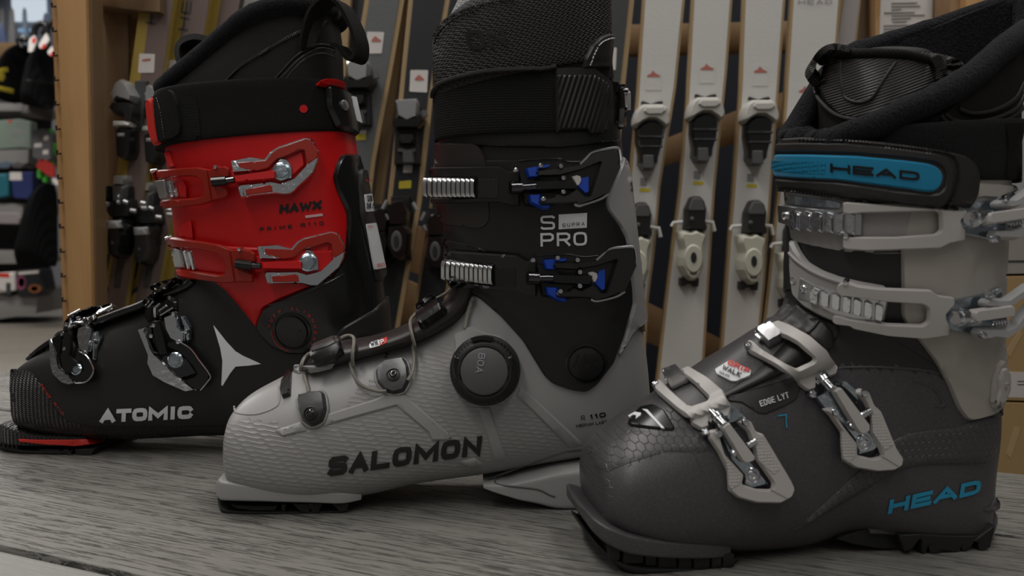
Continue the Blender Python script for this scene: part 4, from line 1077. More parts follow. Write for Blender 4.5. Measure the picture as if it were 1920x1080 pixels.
    for (x, y) in (chrome[1], chrome[4], chrome[6], chrome2[1], chrome2[3], fr_[7]):
        p = aC([(x, y)])[0]; rivet(Flat(AG, aC(q), .008) if (x, y) != fr_[7] else Surf(AF, [a_shell, a_tong], .006), p[0], p[1], 4.5, CHR, lev, .003)
# sole
aw = sleeve(AF, [(-10, 795, -10, 812, .012, 9, 9, .5), (-6, 780, -5, 822, .026, 9, 9, .5), (8, 770, 10, 832, .036, 9, 9, .5), (40, 772, 42, 834, .041, 9, 9, .5), (110, 780, 110, 836, .042, 9, 9, .5), (170, 785, 172, 834, .041, 9, 9, .5), (200, 790, 202, 826, .036, 9, 9, .5)], nt=5, na=80, lead=4)
w_ = obj('toe_welt', *aw, ZIG, AB)
patch('red_insert', Surf(AF, [aw]), rnd(aC([(93, 918), (200, 922), (380, 922), (560, 912), (562, 930), (520, 944), (400, 954), (250, 948), (110, 934)]), 2), REDL, w_, th=.001, bev=1, res=8, label='red stripe in the sole')
at_ = sleeve(AF, [(-8, 812, -8, 828, .014, 5, 6, .5), (-2, 810, -2, 834, .028, 5, 6, .5), (30, 812, 30, 838, .036, 5, 7, .5), (90, 815, 90, 846, .038, 5, 7, .5), (150, 815, 150, 849, .038, 5, 7, .5), (180, 815, 172, 846, .036, 5, 7, .5)], nt=4, lead=3)
o = obj('toe_sole', *at_, RUB, AB)
for i in range(5): prism('sole_lug', AF, -.037, [(-4 + i * 8, 830), (2 + i * 8, 831), (1 + i * 8, 838 + i), (-3 + i * 8, 837 + i)], .074, RUB, o)
for P in ([(70, 842), (112, 842), (108, 850), (92, 850)], [(118, 842), (128, 842), (136, 854), (126, 853)], [(140, 842), (176, 842), (172, 853), (144, 855)]): prism('sole_lug', AF, -.037, P, .074, RUB, o)
ah = sleeve(AF, [(548, 790, 552, 822, .034, 6, 9, .5), (580, 785, 582, 856, .038, 6, 9, .5), (640, 775, 640, 858, .038, 6, 9, .5), (700, 765, 700, 858, .036, 6, 9, .5), (722, 765, 720, 850, .02, 6, 9, .5)], nt=4)
obj('heel_block', *ah, BLK, AB)
# power strap
bk = [(296, 285, 663, 250, .056, 2.2, 2.4, .5), (291, 282, 667, 246, .059, 2.2, 2.4, .5), (286, 235, 662, 205, .059, 2.2, 2.4, .5), (290, 186, 650, 162, .059, 2.2, 2.4, .5), (296, 182, 646, 158, .056, 2.2, 2.4, .5)]
a_st = sleeve(AF, bk, nt=5); sg = Surf(AF, [a_st])
strap = obj('power_strap', *a_st, KNIT, AB, label='black woven power strap')
patch('hook_tape', sg, rnd(aA([(262, 660), (385, 645), (405, 720), (425, 955), (250, 985)]), 1), HOOK, strap, th=.0008, bev=0, res=9)
e = patch('strap_end', sg, rnd(aA([(100, 660), (218, 605), (250, 630), (278, 700), (303, 850), (295, 905), (255, 930), (147, 962), (120, 900), (100, 750)]), 4), KNIT, strap, th=.0035, bev=1.5, res=8)
patch('strap_tip', Flat(sg, aA([(160, 700), (240, 680), (190, 900)]), .0), rnd(aA([(66, 700), (80, 675), (105, 655), (125, 800), (147, 965), (112, 985), (85, 880)]), 2), REDL, strap, th=.0045, bev=2, res=7, solid=True, under=.002, label='red strap tip')
dashes(Surf(AF, [a_st], .0036), aA([(150, 665), (175, 760), (200, 930)]), 14, .5, .0005, GRYC, strap)
patch('strap_eyelet', sg, circ(260 + 1113 / 3.6, 735 / 3.6, 7.6), RED, strap, th=.0004, bev=0, res=4, label='red dot seen through the strap hole')
patch('heel_tab', AG2, rnd(aA([(1185, 580), (1215, 550), (1260, 534), (1320, 538), (1370, 562), (1390, 610)]), 4), RED, AB, th=.006, bev=3, res=7, label='red cuff tab above the strap')
cl = patch('strap_clip', sg, rnd(aA([(1252, 580), (1285, 572), (1345, 600), (1428, 645), (1450, 720), (1476, 872), (1456, 912), (1400, 885), (1325, 862), (1265, 730)]), 4), BLKG, AB, th=.006, bev=5, res=6, label='glossy black strap clip')
sg6 = Surf(AF, [a_st], .0062)
lathe('clip_stud', sg6, 260 + 1352 / 3.6, 722 / 3.6, [(10, -.001), (10, .001), (7.5, .0016), (.1, .0016)], ALU, cl, n=20)
patch('clip_label', sg6, rnd(aA([(1395, 662), (1425, 668), (1462, 835), (1428, 820)]), 1.5), WHT, cl, th=.0005, bev=0, res=6, label='pale clip label')
# liner
front = aA([(285, 300), (200, 540), (150, 600), (175, 700), (190, 1000)]); front = [(y, x) for x, y in front]
back = [(0, 618), (30, 620), (70, 626), (110, 629), (150, 631), (250, 640)]
rim = aA([(150, 592), (215, 535), (300, 470), (400, 385), (530, 270), (700, 125), (800, 72), (900, 38), (1020, 24), (1150, 30), (1290, 60)])
cm, outr, innr = collar(AF, [(60, 390), (100, 352), (140, 316), (165, 302), (200, 302), (260, 310)], back, rim, rim, 240, .047, .008)
AL = Surf(AF, [cm])
ln = obj('liner', *cm, LIN, AB, label='black ribbed inner boot')
def roll(name, ring_, r, mat, parent, jit=.0006):
    P = [p + V((0, 0, -.001)) for p in ring_]
    return tube(name, P, [r * (1 + random.uniform(-.05, .05)) for _ in P], mat, parent, n=14, closed=True)
roll('liner_rim', [p * 1.0 for p in outr], .0085, FLC, ln)
dashes(AL, aA([(580, 560), (700, 440), (850, 345), (1000, 255), (1100, 205)]), 46, .6, .0010, VNL, ln, .0010)
dashes(AL, aA([(560, 575), (690, 455), (840, 360), (990, 270), (1090, 220)]), 46, .6, .0010, VNL, ln, .0010)
for P in ([(860, 590), (950, 500), (1040, 400), (1120, 340), (1210, 302), (1290, 310), (1325, 330)], [(900, 590), (985, 505), (1070, 415), (1150, 355), (1230, 325), (1325, 345)], [(960, 585), (1040, 480), (1110, 410), (1200, 365), (1280, 370), (1325, 395)]):
    tube('liner_seam', gpath(AL, aA(P), .0004), .0010, VNL, ln, n=8)
patch('heel_panel', AL, rnd(aA([(870, 620), (960, 510), (1050, 410), (1130, 350), (1210, 312), (1290, 320), (1345, 350), (1345, 620)]), 6), LINS, ln, th=.001, bev=2, res=12)
# loops
def rib_band(name, fr, px, ly0, wid, th, mat, parent, **k):
    pts = [fr.mid(p[0], p[1], ly0) for p in cr(px, 6)]
    return obj(name, *band_mesh(pts, wid, th), mat, parent, sharp=50, **k)
rib_band('pull_loop', AF, aA([(1135, 330), (1150, 240), (1175, 140), (1215, 60), (1280, 5), (1330, 5), (1390, 50), (1440, 130), (1480, 220), (1502, 310), (1492, 390), (1455, 412), (1420, 375), (1385, 325), (1340, 312)]), -.040, V((.006, .022, 0)), .0030, KNIT, ln, label='black webbing pull loop')
patch('pull_tab', Surf(AF, [cm], .0005), rnd(aA([(1180, 15), (1290, -20), (1345, 0), (1290, 90), (1200, 260), (1190, 320), (1090, 335), (1105, 200), (1130, 110)]), 3), M_('ribbed_webbing', (.03, .028, .027), .6, kind='rib', sc_=260, st=1, d=.001, rot=(0, R(20), 0)), ln, th=.003, bev=2, res=7)
rib_band('tongue_loop', AF, aA([(360, 470), (330, 420), (322, 350), (345, 305), (395, 276), (455, 270), (530, 290), (570, 330)]), .0, V((.004, .030, 0)), .005, bpy.data.materials['ribbed_webbing'], ln, label='ribbed webbing loop on the tongue')
obj('liner_tongue', *sleeve(AF, [(340, 200, 480, 200, .02, 2.2, 2.2, .5), (352, 140, 470, 150, .014, 2.2, 2.2, .5), (356, 105, 460, 110, .014, 2.2, 2.2, .5), (366, 92, 440, 98, .012, 2.2, 2.2, .5), (390, 88, 420, 92, .01, 2.2, 2.2, .5)]), FLC, ln)
# ------------------------------------------------------------------ boot at the right: charcoal shell, white cuff
HF = frame_from((1330, 1062), (1730, 1037), .037)
HB = empty('ski_boot', 'right ski boot with charcoal shell, white cuff and white buckles', 'ski boot', HF.o, HF.yaw, 'ski boots lined up on the bench')
H_KEYS = [(1092, 880, 1092, 930, .014, 2.2, 2.8, .45), (1093, 855, 1096, 965, .030, 2.2, 3, .45), (1105, 830, 1112, 988, .040, 2, 3, .42), (1145, 795, 1155, 1008, .047, 2, 3, .4),
 (1220, 752, 1235, 1030, .050, 2, 3, .4), (1300, 712, 1330, 1034, .050, 2, 3, .4), (1380, 665, 1430, 1030, .047, 2, 3, .4), (1440, 622, 1530, 1018, .043, 2, 3, .42),
 (1475, 592, 1620, 990, .041, 2.2, 3.2, .46), (1485, 575, 1700, 1002, .0425, 2.2, 4.5, .40), (1488, 568, 1785, 1008, .0425, 2.2, 5, .38), (1490, 560, 1856, 1005, .041, 2.2, 4.2, .42), (1490, 552, 1873, 955, .040, 2.2, 2.8, .5), (1490, 545, 1877, 880, .040, 2.2, 2.6, .5),
 (1488, 530, 1884, 800, .042, 2.2, 2.5, .5), (1487, 500, 1882, 720, .046, 2.2, 2.4, .5), (1486, 460, 1878, 640, .05, 2.2, 2.4, .5), (1484, 420, 1880, 540, .052, 2.2, 2.4, .5),
 (1480, 380, 1881, 440, .053, 2.2, 2.4, .5), (1475, 330, 1884, 360, .053, 2.2, 2.4, .5), (1475, 290, 1890, 310, .053, 2.2, 2.4, .5), (1480, 250, 1895, 260, .05, 2.2, 2.4, .5)]
h_rings = sock(HF, H_KEYS, na=72, lead=6, near=1); h_shell = skin(h_rings)
o = obj('shell', *h_shell, CHA, HB, label='charcoal metallic lower shell')
hA, hB, hC, hD, hE, hF_ = K(1440, 40, 3.0), K(1440, 340, 3.375), K(1060, 600, 2.25), K(1400, 580, 2.16), K(1580, 840, 4.5), K(1050, 880, 5.189)
paint(o, CHAD, HF, [(1470, 540), (1500, 640), (1560, 690), (1600, 688), (1690, 690), (1765, 702), (1900, 700), (1900, 240), (1440, 240)])
paint(o, CHAH, HF, [(1080, 800), (1180, 760), (1290, 770), (1430, 770), (1400, 800), (1250, 850), (1150, 880), (1150, 1010), (1080, 1000)])
HG = Surf(HF, [h_shell])
HG3 = Surf(HF, [skin(rings_part(h_rings, 13 * 7, .002))]); HG8 = Surf(HF, [skin(rings_part(h_rings, 12 * 7, .0075))])
# flank relief
relief = hD([(180, 906), (330, 770), (440, 668), (530, 580), (590, 532), (650, 503), (720, 492), (860, 476), (905, 455), (960, 440), (1012, 430), (1030, 470), (1022, 540), (1000, 590), (975, 614), (930, 624), (720, 627), (640, 643), (560, 682), (400, 775), (280, 850)])
patch('side_relief', HG, rnd(relief, 8), CHAH, HB, th=.0018, bev=5, res=11, label='hexagon-textured relief band')
patch('side_relief', HG, rnd(hD([(670, 292), (740, 298), (778, 330), (812, 388), (800, 398), (755, 396), (790, 385), (765, 335), (735, 308)]), 2), CHA, HB, th=.001, bev=3, res=6)
tube('shell_seam', gpath(HG, hD([(372, 242), (400, 236), (520, 234), (640, 240), (740, 250), (780, 262)]), -.0002), .0009, CHA, HB)
tube('shell_seam', gpath(HG, hC([(100, 560), (160, 520), (300, 450), (350, 430)]), -.0003), .0007, CHA, HB)
tube('shell_seam', gpath(HG, hC([(500, 500), (540, 560), (575, 630)]), -.0004), .0008, CHA, HB)
patch('toe_facet', HG, rnd(hC([(110, 545), (260, 465), (400, 470), (560, 480), (640, 545), (560, 560), (420, 555), (250, 610), (180, 640), (120, 620)]), 6), CHAH, HB, th=.0008, bev=6, res=9)
# overlap tongue along the instep
hk = [(1182, 792, 1186, 800, .012, 2.4, 2.5, .5), (1200, 765, 1212, 790, .022, 2.4, 2.5, .5), (1232, 742, 1262, 778, .028, 2.4, 2.5, .5), (1300, 706, 1340, 748, .031, 2.4, 2.5, .5), (1355, 668, 1410, 722, .033, 2.4, 2.5, .5), (1405, 632, 1470, 698, .034, 2.4, 2.5, .5), (1448, 596, 1530, 676, .034, 2.4, 2.5, .5), (1470, 578, 1560, 650, .033, 2.4, 2.5, .5), (1484, 560, 1560, 620, .030, 2.4, 2.5, .5)]
h_tong = sleeve(HF, hk, nt=6, near=1)
obj('tongue', *h_tong, VNL, HB, label='dark smooth overlap along the instep')
HTG = Surf(HF, [h_shell, h_tong])
HT8 = Surf(HF, [skin(rings_part(sock(HF, hk, 6, near=1), 0, .010)), skin(rings_part(h_rings, 7, .004))])
q = patch('side_panel', HTG, rnd(hC([(680, 322), (900, 262), (985, 232), (1000, 262), (975, 335), (930, 362), (845, 398), (815, 396), (742, 350), (690, 345)]), 3), VNL, HB, th=.001, bev=2, res=8, label='dark panel with pale lettering')
HTG1 = Surf(HF, [h_shell, h_tong], .0012)
text('lettering', HTG1, 'EDGE LYT', hC([(820, 368)])[0], hC([(942, 328)])[0], 11, WHT, q, wt=.15, gap=.22, label='EDGE LYT in white')
text('lettering', HTG, '7', hC([(902, 458)])[0], hC([(940, 452)])[0], 25, CYAP, HB, wt=.09, label='thin cyan 7', off=.0008)
q = patch('sticker', HTG1, rnd(hC([(634, 214), (692, 178), (782, 216), (781, 240), (722, 262), (700, 262), (640, 232)]), 2), WHT, HB, th=.0005, bev=0, res=6, label='white sticker with red and black words')
HTG2 = Surf(HF, [h_shell, h_tong], .0018)
text('lettering', HTG2, 'GRIP', hC([(684, 196)])[0], hC([(770, 234)])[0], 10, REDL, q, wt=.24, gap=.15, label='GRIP in red', down=(.45, -.9))
text('lettering', HTG2, 'WALK', hC([(662, 217)])[0], hC([(734, 249)])[0], 9, BLK, q, wt=.22, gap=.15, label='WALK in black', down=(.45, -.9))
text('lettering', HTG2, 'SOLES', hC([(650, 232)])[0], hC([(690, 250)])[0], 4, BLK, q, wt=.2, gap=.2, down=(.45, -.9))
# toe badge
q = patch('toe_badge', HTG, rnd(hC([(262, 436), (285, 400), (318, 366), (372, 356), (420, 385), (462, 455), (455, 468), (400, 464), (275, 450)]), 4), BLKG, HB, th=.0016, bev=3, res=6, label='glossy black toe badge')
HTG3 = Surf(HF, [h_shell, h_tong], .002)
patch('badge_line', HTG3, hC([(330, 386), (352, 388), (420, 464), (408, 464), (345, 396)]), WHT, q, th=.0003, bev=0, res=6)
patch('badge_emblem', HTG3, hC([(272, 414), (300, 398), (325, 402), (322, 412), (302, 426), (306, 412), (290, 410), (276, 420)]), WHT, q, th=.0003, bev=0, res=6, label='small white ski-tip emblem')
# big cyan word on the heel
text('lettering', HG, 'HEAD', (1663, 963), (1834, 925), 27.5, CYAP, HB, wt=.29, gap=.12, down=(.16, -.98), off=.0007, widths={'A': 1.15}, label='HEAD in cyan')

# sole
hw = sleeve(HF, [(1070, 930, 1070, 958, .012, 9, 9, .5), (1072, 920, 1074, 972, .026, 9, 9, .5), (1086, 914, 1088, 990, .037, 9, 9, .5), (1120, 914, 1122, 1012, .045, 9, 9, .5), (1180, 925, 1180, 1032, .047, 9, 9, .5), (1250, 940, 1250, 1036, .047, 9, 9, .5), (1330, 950, 1330, 1036, .044, 9, 9, .5), (1370, 960, 1370, 1030, .040, 9, 9, .5)], nt=5, na=96, lead=4, near=1)
w_ = obj('toe_welt', *hw, CHA, HB)
ht_ = sleeve(HF, [(1070, 968, 1072, 990, .020, 5, 6, .5), (1092, 985, 1095, 1018, .034, 5, 7, .5), (1135, 1000, 1138, 1040, .042, 5, 7, .5), (1200, 1005, 1200, 1053, .043, 5, 7, .5), (1290, 1005, 1290, 1058, .042, 5, 7, .5), (1350, 1005, 1350, 1058, .040, 5, 7, .5), (1392, 1005, 1385, 1040, .036, 5, 7, .5)], nt=4, lead=4, near=1)
t_ = obj('toe_sole', *ht_, RUB, HB)
for x0, x1, y in ((1142, 1162, 1050), (1168, 1206, 1056), (1210, 1230, 1060), (1234, 1268, 1064), (1272, 1296, 1067), (1300, 1330, 1072), (1334, 1352, 1070), (1355, 1376, 1064)):
    prism('sole_lug', HF, -.041, [(x0, y - 26), (x1, y - 26), (x1, y - 3), (x1 - 2, y), (x0 + 2, y), (x0, y - 2)], .082, RUB, t_)
hh = sleeve(HF, [(1625, 940, 1630, 985, .034, 2.2, 12, .3), (1660, 930, 1668, 992, .034, 2.2, 12, .3), (1694, 924, 1700, 1004, .0365, 2.2, 12, .3), (1740, 920, 1745, 1005, .0375, 2.2, 12, .3), (1800, 920, 1805, 1005, .0375, 2.2, 12, .3), (1850, 920, 1852, 1004, .035, 2.2, 12, .3), (1866, 940, 1864, 1000, .029, 2.2, 10, .3), (1874, 945, 1870, 985, .014, 2.2, 8, .3)], nt=4, na=96, near=1)
hb_ = obj('heel_block', *hh, CHA, HB)
patch('heel_lip', Surf(HF, [h_shell, hh]), rnd(hE([(1175, 525), (1250, 492), (1272, 440), (1282, 415), (1296, 425), (1308, 460), (1304, 500), (1280, 535), (1240, 535)]), 5), CHA, HB, th=.003, bev=4, res=6)
prism('heel_sole', HF, -.0390, hE([(470, 735), (640, 722), (870, 738), (1150, 742), (1200, 705), (1282, 650), (1270, 720), (1240, 838), (1182, 866), (1152, 872), (1140, 790), (1104, 790), (1082, 832), (1012, 882), (1000, 826), (984, 886), (872, 864), (800, 886), (742, 896), (722, 818), (692, 905), (666, 882), (664, 770), (642, 770), (582, 850), (522, 872)]), .075, RUB, HB, bev=1.5, label='black heel tread with V-shaped lugs')
prism('arch_block', HF, -.030, [(1568, 1010), (1640, 985), (1690, 985), (1700, 1030), (1650, 1028), (1600, 1020)], .055, RUB, HB)

# ---- cuff
h_cuff = skin(rings_part(h_rings, 14 * 7 + 3, .0012))
obj('cuff', *h_cuff, CHAD, HB, label='black inner cuff')
white = [(1689, 450), (1700, 400), (1720, 345), (1800, 330), (1892, 330), (1888, 420), (1884, 500), (1881, 560), (1880, 640), (1885, 690), (1887, 720)] + hD([(1046, 330), (1035, 390), (1000, 425), (940, 442), (908, 449), (882, 442), (850, 400), (812, 305), (760, 210), (700, 130), (640, 60), (625, 20)]) + [(1690, 560)]
HG1 = Surf(HF, [h_shell, h_cuff])
wc = patch('cuff_shell', HG1, rnd(white, 10), CUFW, HB, th=.003, bev=4, res=12, label='warm white cuff side with a rounded ankle lobe')
h_top = sleeve(HF, [(1476, 462, 1890, 450, .050, 2.2, 2.4, .5), (1474, 455, 1892, 440, .0545, 2.2, 2.4, .5), (1472, 400, 1892, 385, .0550, 2.2, 2.4, .5), (1473, 340, 1893, 325, .055, 2.2, 2.4, .5), (1476, 300, 1895, 290, .053, 2.2, 2.4, .5)], nt=4, cap=False)
patch('cuff_band', Surf(HF, [h_top]), rnd(hB([(118, 60), (120, 200), (148, 330), (152, 362), (190, 388), (300, 412), (500, 440), (700, 452), (910, 452), (1220, 400), (1500, 372), (1530, 60), (800, 100), (300, 60)]), 6), CUFG, HB, th=.002, bev=3, res=12, label='light grey upper cuff band')
lowb = hB([(146, 372), (168, 380), (190, 432), (215, 470), (250, 512), (340, 565), (450, 605), (560, 632), (745, 664), (757, 765), (732, 887), (560, 905), (430, 893), (330, 852), (225, 792), (160, 718), (146, 560)])
gl = Surf(HF, [skin(rings_part(h_rings, 11 * 7, .004))])
cb = patch('cuff_band', gl, rnd(lowb, 6), CUFG, HB, th=.003, bev=4, res=9, solid=True, under=.002, label='light grey lower cuff band with a hole')
tube('band_rib', gpath(gl, hB([(160, 455), (200, 500), (300, 570), (440, 625), (600, 660), (740, 688)]), .0032), .0012, CUFG, cb)
lathe('band_hole', gl, *hB([(182, 628)])[0], [(7, .0022), (6.5, .0036), (5, .003), (4.5, .001), (.1, .001)], CUFG, cb, n=20)
patch('neck', HTG, rnd(hB([(60, 900), (140, 840), (180, 775), (240, 800), (340, 860), (450, 905), (455, 960), (370, 1085), (250, 980)]), 6), VNL, HB, th=.002, bev=4, res=9, label='dark flexible neck of the shell')
tube('neck_seam', gpath(HTG, hB([(330, 880), (300, 930), (255, 975)]), .0025), .001, VNL, HB)
# pivot of the cuff, foreshortened at the back edge
gp = Surf(HF, [h_shell, h_cuff], .0030)
pv = patch('pivot', gp, rnd(hD([(975, 270), (990, 225), (1010, 200), (1026, 215), (1036, 260), (1036, 320), (1026, 365), (1006, 390), (985, 405), (970, 390), (968, 330)]), 5), CUFW, HB, th=.0022, bev=3, res=5, label='round white pivot cover')
patch('pivot_cap', Surf(HF, [h_shell, h_cuff], .005), rnd(hD([(985, 275), (998, 235), (1016, 232), (1028, 262), (1028, 320), (1014, 360), (996, 385), (978, 380), (980, 350), (988, 320)]), 4), BUFF, pv, th=.0018, bev=2, res=5)
lathe('pivot_pin', Surf(HF, [h_shell, h_cuff], .0066), *hD([(1008, 300)])[0], [(6, -.001), (7, .0008), (4, .0012), (3.4, .0002), (.1, .0002)], CUFW, pv, n=6)
# ladders, loops and levers of the cuff
def h_loop(g, outline, hole, holes_extra, teeth, mount, screw, riv):
    root = patch('buckle_loop', g, rnd(hB(outline), 4), BUFF, HB, th=.0035, bev=3, res=8, solid=True, label='white buckle loop')
    gi = Surf(HF, g.src, -.0012); gi2 = Surf(HF, g.src, .0002)
    m = patch('ladder_plate', gi, rnd(hB(mount), 2), ALU, root, th=.002, bev=1.5, res=8, solid=True, label='silver ladder')
    for P in teeth: patch('ladder_tooth', gi2, rnd(hB(P), 1), CHR, m, th=.0035, bev=2.2, res=7, label='silver ridge')
    p = hB([screw])[0]; lathe('screw', gi2, p[0], p[1], [(8, -.001), (8, .0016), (6.6, .0020), (6, .0010), (4, .0010), (3.4, .0018), (.1, .0018)], CHR, m, n=20)
    for r in riv: rivet(g, *hB([r])[0], 6, CHR, root, .0045)
    return root
HG8.src = [skin(rings_part(h_rings, 12 * 7, .0075))]
def tooth(x, y, w, h, sk, sl):
    return [(x, y), (x + w * .35, y - 6), (x + w, y + sl), (x + w - sk, y + h + sl), (x + w * .3 - sk, y + h - 4), (x - sk, y + h)]
up_t = [tooth(160 + i * 68, 188 + i * 3, 58, 118 + i * 3, 3, 8) for i in range(6)]
h_loop(HG8, [(476, 135), (500, 130), (900, 160), (1200, 186), (1240, 176), (1243, 215), (1200, 250), (1214, 285), (1233, 305), (1230, 375), (1130, 395), (1075, 425), (620, 441), (500, 433), (476, 420), (476, 362), (490, 350), (800, 350), (1050, 332), (1080, 310), (1078, 205), (1060, 190), (600, 202), (515, 213), (480, 202)], None, None,
       up_t, [(62, 145), (150, 160), (300, 175), (470, 195), (598, 205), (592, 345), (470, 342), (300, 318), (150, 290), (68, 262)], (118, 218), [(500, 345)])
lo_t = [tooth(278 + i * 66, 672 + i * 16, 56, 100 + i * 1, 6, 14) for i in range(7)]
h_loop(HG8, [(438, 692), (443, 652), (470, 632), (515, 632), (570, 652), (700, 670), (1020, 683), (1060, 716), (1165, 730), (1168, 772), (1112, 838), (1118, 870), (1137, 905), (1130, 970), (980, 993), (760, 975), (540, 932), (520, 915), (425, 905), (403, 882), (415, 845), (440, 838), (520, 862), (760, 895), (965, 903), (1000, 880), (1003, 800), (970, 775), (760, 760), (600, 737), (455, 722)], None, None,
       lo_t, [(203, 605), (300, 655), (470, 700), (755, 755), (725, 882), (560, 872), (430, 845), (262, 765), (188, 742)], (232, 683), [(495, 634)])
def h_lever(dy, dx, arms):
    T = lambda P: hB([(x + dx, y + dy) for x, y in P])
    base = Flat(HG1, T([(1260, 260), (1440, 260), (1360, 340)]), .004)
    root = patch('lever_base', base, rnd(T([(1190, 150), (1300, 130), (1420, 105), (1545, 60), (1560, 110), (1500, 180), (1480, 370), (1400, 375), (1300, 350), (1190, 330)]), 4), ZINC, HB, th=.002, bev=2, res=9, solid=True, label='bluish zinc lever base')
    g1 = Flat(HG1, T([(1260, 260), (1440, 260), (1360, 340)]), .012)
    patch('link_bar', g1, rnd(T([(1345, 218), (1362, 202), (1598, 170), (1608, 185), (1604, 245), (1500, 262), (1355, 282), (1348, 262)]), 3), BUFF, root, th=.006, bev=3, res=7, solid=True, label='white link bar')
    tube('bolt', gpath(base, T([(1200, 248), (1345, 240)]), .008, 4), .0042, CHR, root, n=12)
    for x in (1228, 1318): tube('bolt_ring', gpath(base, T([(x, 248), (x + 10, 247)]), .008, 2), .0052, CHR, root, n=12)
    g2 = Flat(HG1, T([(1260, 260), (1440, 260), (1360, 340)]), .009)
    for P in arms: patch('lever_arm', g2, rnd(T(P), 4), M_('grey_white_lever', (.42, .42, .42), .35) if 'grey_white_lever' not in bpy.data.materials else bpy.data.materials['grey_white_lever'], root, th=.006, bev=4, res=7, solid=True, label='pale cast lever arm')
    for x, y in ((1490, 110), (1432, 366)):
        rivet(Flat(HG1, T([(1260, 260), (1440, 260), (1360, 340)]), .014), *T([(x, y)])[0], 7, CHR, root, .003)
    spring(base, T([(1460, 285)])[0], T([(1550, 270)])[0], 5, 5, .0008, CHR, root, .006)
h_lever(0, 0, [[(1400, 140), (1430, 118), (1520, 118), (1570, 80), (1640, 25), (1660, 90), (1560, 165), (1500, 178), (1410, 172)],
               [(1376, 350), (1395, 312), (1500, 312), (1560, 290), (1640, 215), (1665, 240), (1590, 340), (1545, 375), (1480, 372), (1400, 370)]])
h_lever(607, -84, [[(1408, 155), (1430, 130), (1560, 132), (1620, 90), (1690, 40), (1760, 20), (1760, 90), (1690, 110), (1600, 180), (1560, 190), (1420, 188)],
                   [(1362, 345), (1385, 315), (1560, 318), (1600, 300), (1640, 240), (1760, 90), (1780, 120), (1650, 330), (1560, 390), (1480, 378), (1440, 392), (1375, 372)]])

# ---- toe buckles
def hp(n, g, P, m, p, th=.003, c=hC, **k): return patch(n, g, rnd(c(P), k.pop('r', 3)), m, p, th=th, bev=k.pop('bev', 2.5), res=k.pop('res', 6), solid=True, **k)
sets = [dict(c=hC, frame=[(368, 268), (398, 250), (418, 262), (436, 288), (500, 345), (532, 366), (598, 344), (606, 330), (545, 268), (506, 238), (484, 212), (522, 194), (600, 240), (668, 298), (680, 330), (706, 372), (700, 405), (665, 415), (640, 392), (618, 398), (606, 428), (608, 452), (570, 462), (532, 440), (528, 418), (470, 378), (380, 300)],
             win=[(462, 306), (535, 262), (560, 275), (612, 332), (608, 345), (528, 370)], block=[(428, 252), (496, 226), (526, 266), (452, 300)],
             q=[(640, 480), (860, 520), (800, 740)], bolt=[(612, 385), (665, 445)],
             bar=[(648, 452), (664, 436), (684, 430), (790, 570), (788, 590), (766, 600), (748, 602), (734, 592)],
             lev=[(603, 465), (640, 458), (652, 510), (670, 566), (748, 650), (740, 690), (800, 711), (865, 713), (868, 686), (800, 590), (790, 545), (762, 470), (720, 430), (745, 403), (782, 432), (800, 470), (830, 480), (870, 545), (950, 680), (963, 710), (950, 745), (900, 772), (800, 770), (720, 748), (685, 720), (680, 640), (640, 560), (600, 500)],
             kn=[(672, 575), (690, 600), (742, 655), (735, 690), (700, 712), (690, 700), (686, 640)], kn2=[(800, 500), (832, 492), (868, 560), (905, 625), (880, 650), (812, 590)],
             zinc=[(640, 470), (700, 500), (770, 590), (812, 640), (852, 690), (780, 708), (742, 690), (748, 655), (690, 590)], zt=[(700, 360), (745, 402), (700, 430), (660, 440)],
             disc=(787, 655), sp=[((755, 525), (790, 505)), ((690, 562), (715, 545))], fold=[(865, 712), (935, 752)]),
        dict(c=hD, frame=[(-10, 140), (12, 122), (30, 130), (60, 158), (150, 214), (206, 243), (268, 214), (276, 200), (205, 138), (165, 116), (112, 96), (86, 72), (94, 58), (128, 44), (180, 64), (260, 108), (328, 168), (345, 200), (371, 235), (363, 265), (330, 276), (308, 254), (285, 264), (282, 300), (280, 322), (245, 331), (210, 305), (205, 290), (115, 228), (10, 172)],
             win=[(110, 165), (170, 122), (200, 135), (275, 198), (272, 210), (214, 240)], block=[(42, 112), (108, 82), (156, 124), (92, 160)],
             q=[(320, 400), (500, 420), (480, 620)], bolt=[(286, 258), (340, 322)],
             bar=[(338, 330), (352, 318), (374, 314), (486, 462), (485, 490), (462, 500), (446, 501), (430, 482)],
             lev=[(300, 402), (350, 394), (360, 430), (385, 470), (440, 540), (441, 588), (500, 602), (542, 592), (525, 550), (500, 500), (500, 440), (470, 375), (425, 335), (455, 318), (490, 335), (512, 388), (538, 410), (600, 560), (627, 600), (622, 630), (590, 650), (520, 655), (430, 640), (385, 612), (380, 560), (378, 500), (330, 430)],
             kn=[(385, 490), (400, 505), (440, 550), (440, 590), (415, 620), (392, 605), (386, 560)], kn2=[(505, 420), (532, 420), (560, 480), (590, 550), (560, 570), (512, 500)],
             zinc=[(265, 350), (330, 320), (352, 330), (430, 400), (470, 440), (505, 500), (524, 550), (505, 570), (440, 588), (440, 545), (380, 465), (300, 395)], zt=[(380, 280), (425, 318), (440, 380), (380, 320), (350, 300)],
             disc=(470, 538), sp=[((445, 425), (485, 402)), ((400, 468), (425, 450))], fold=[(545, 592), (615, 635)])]
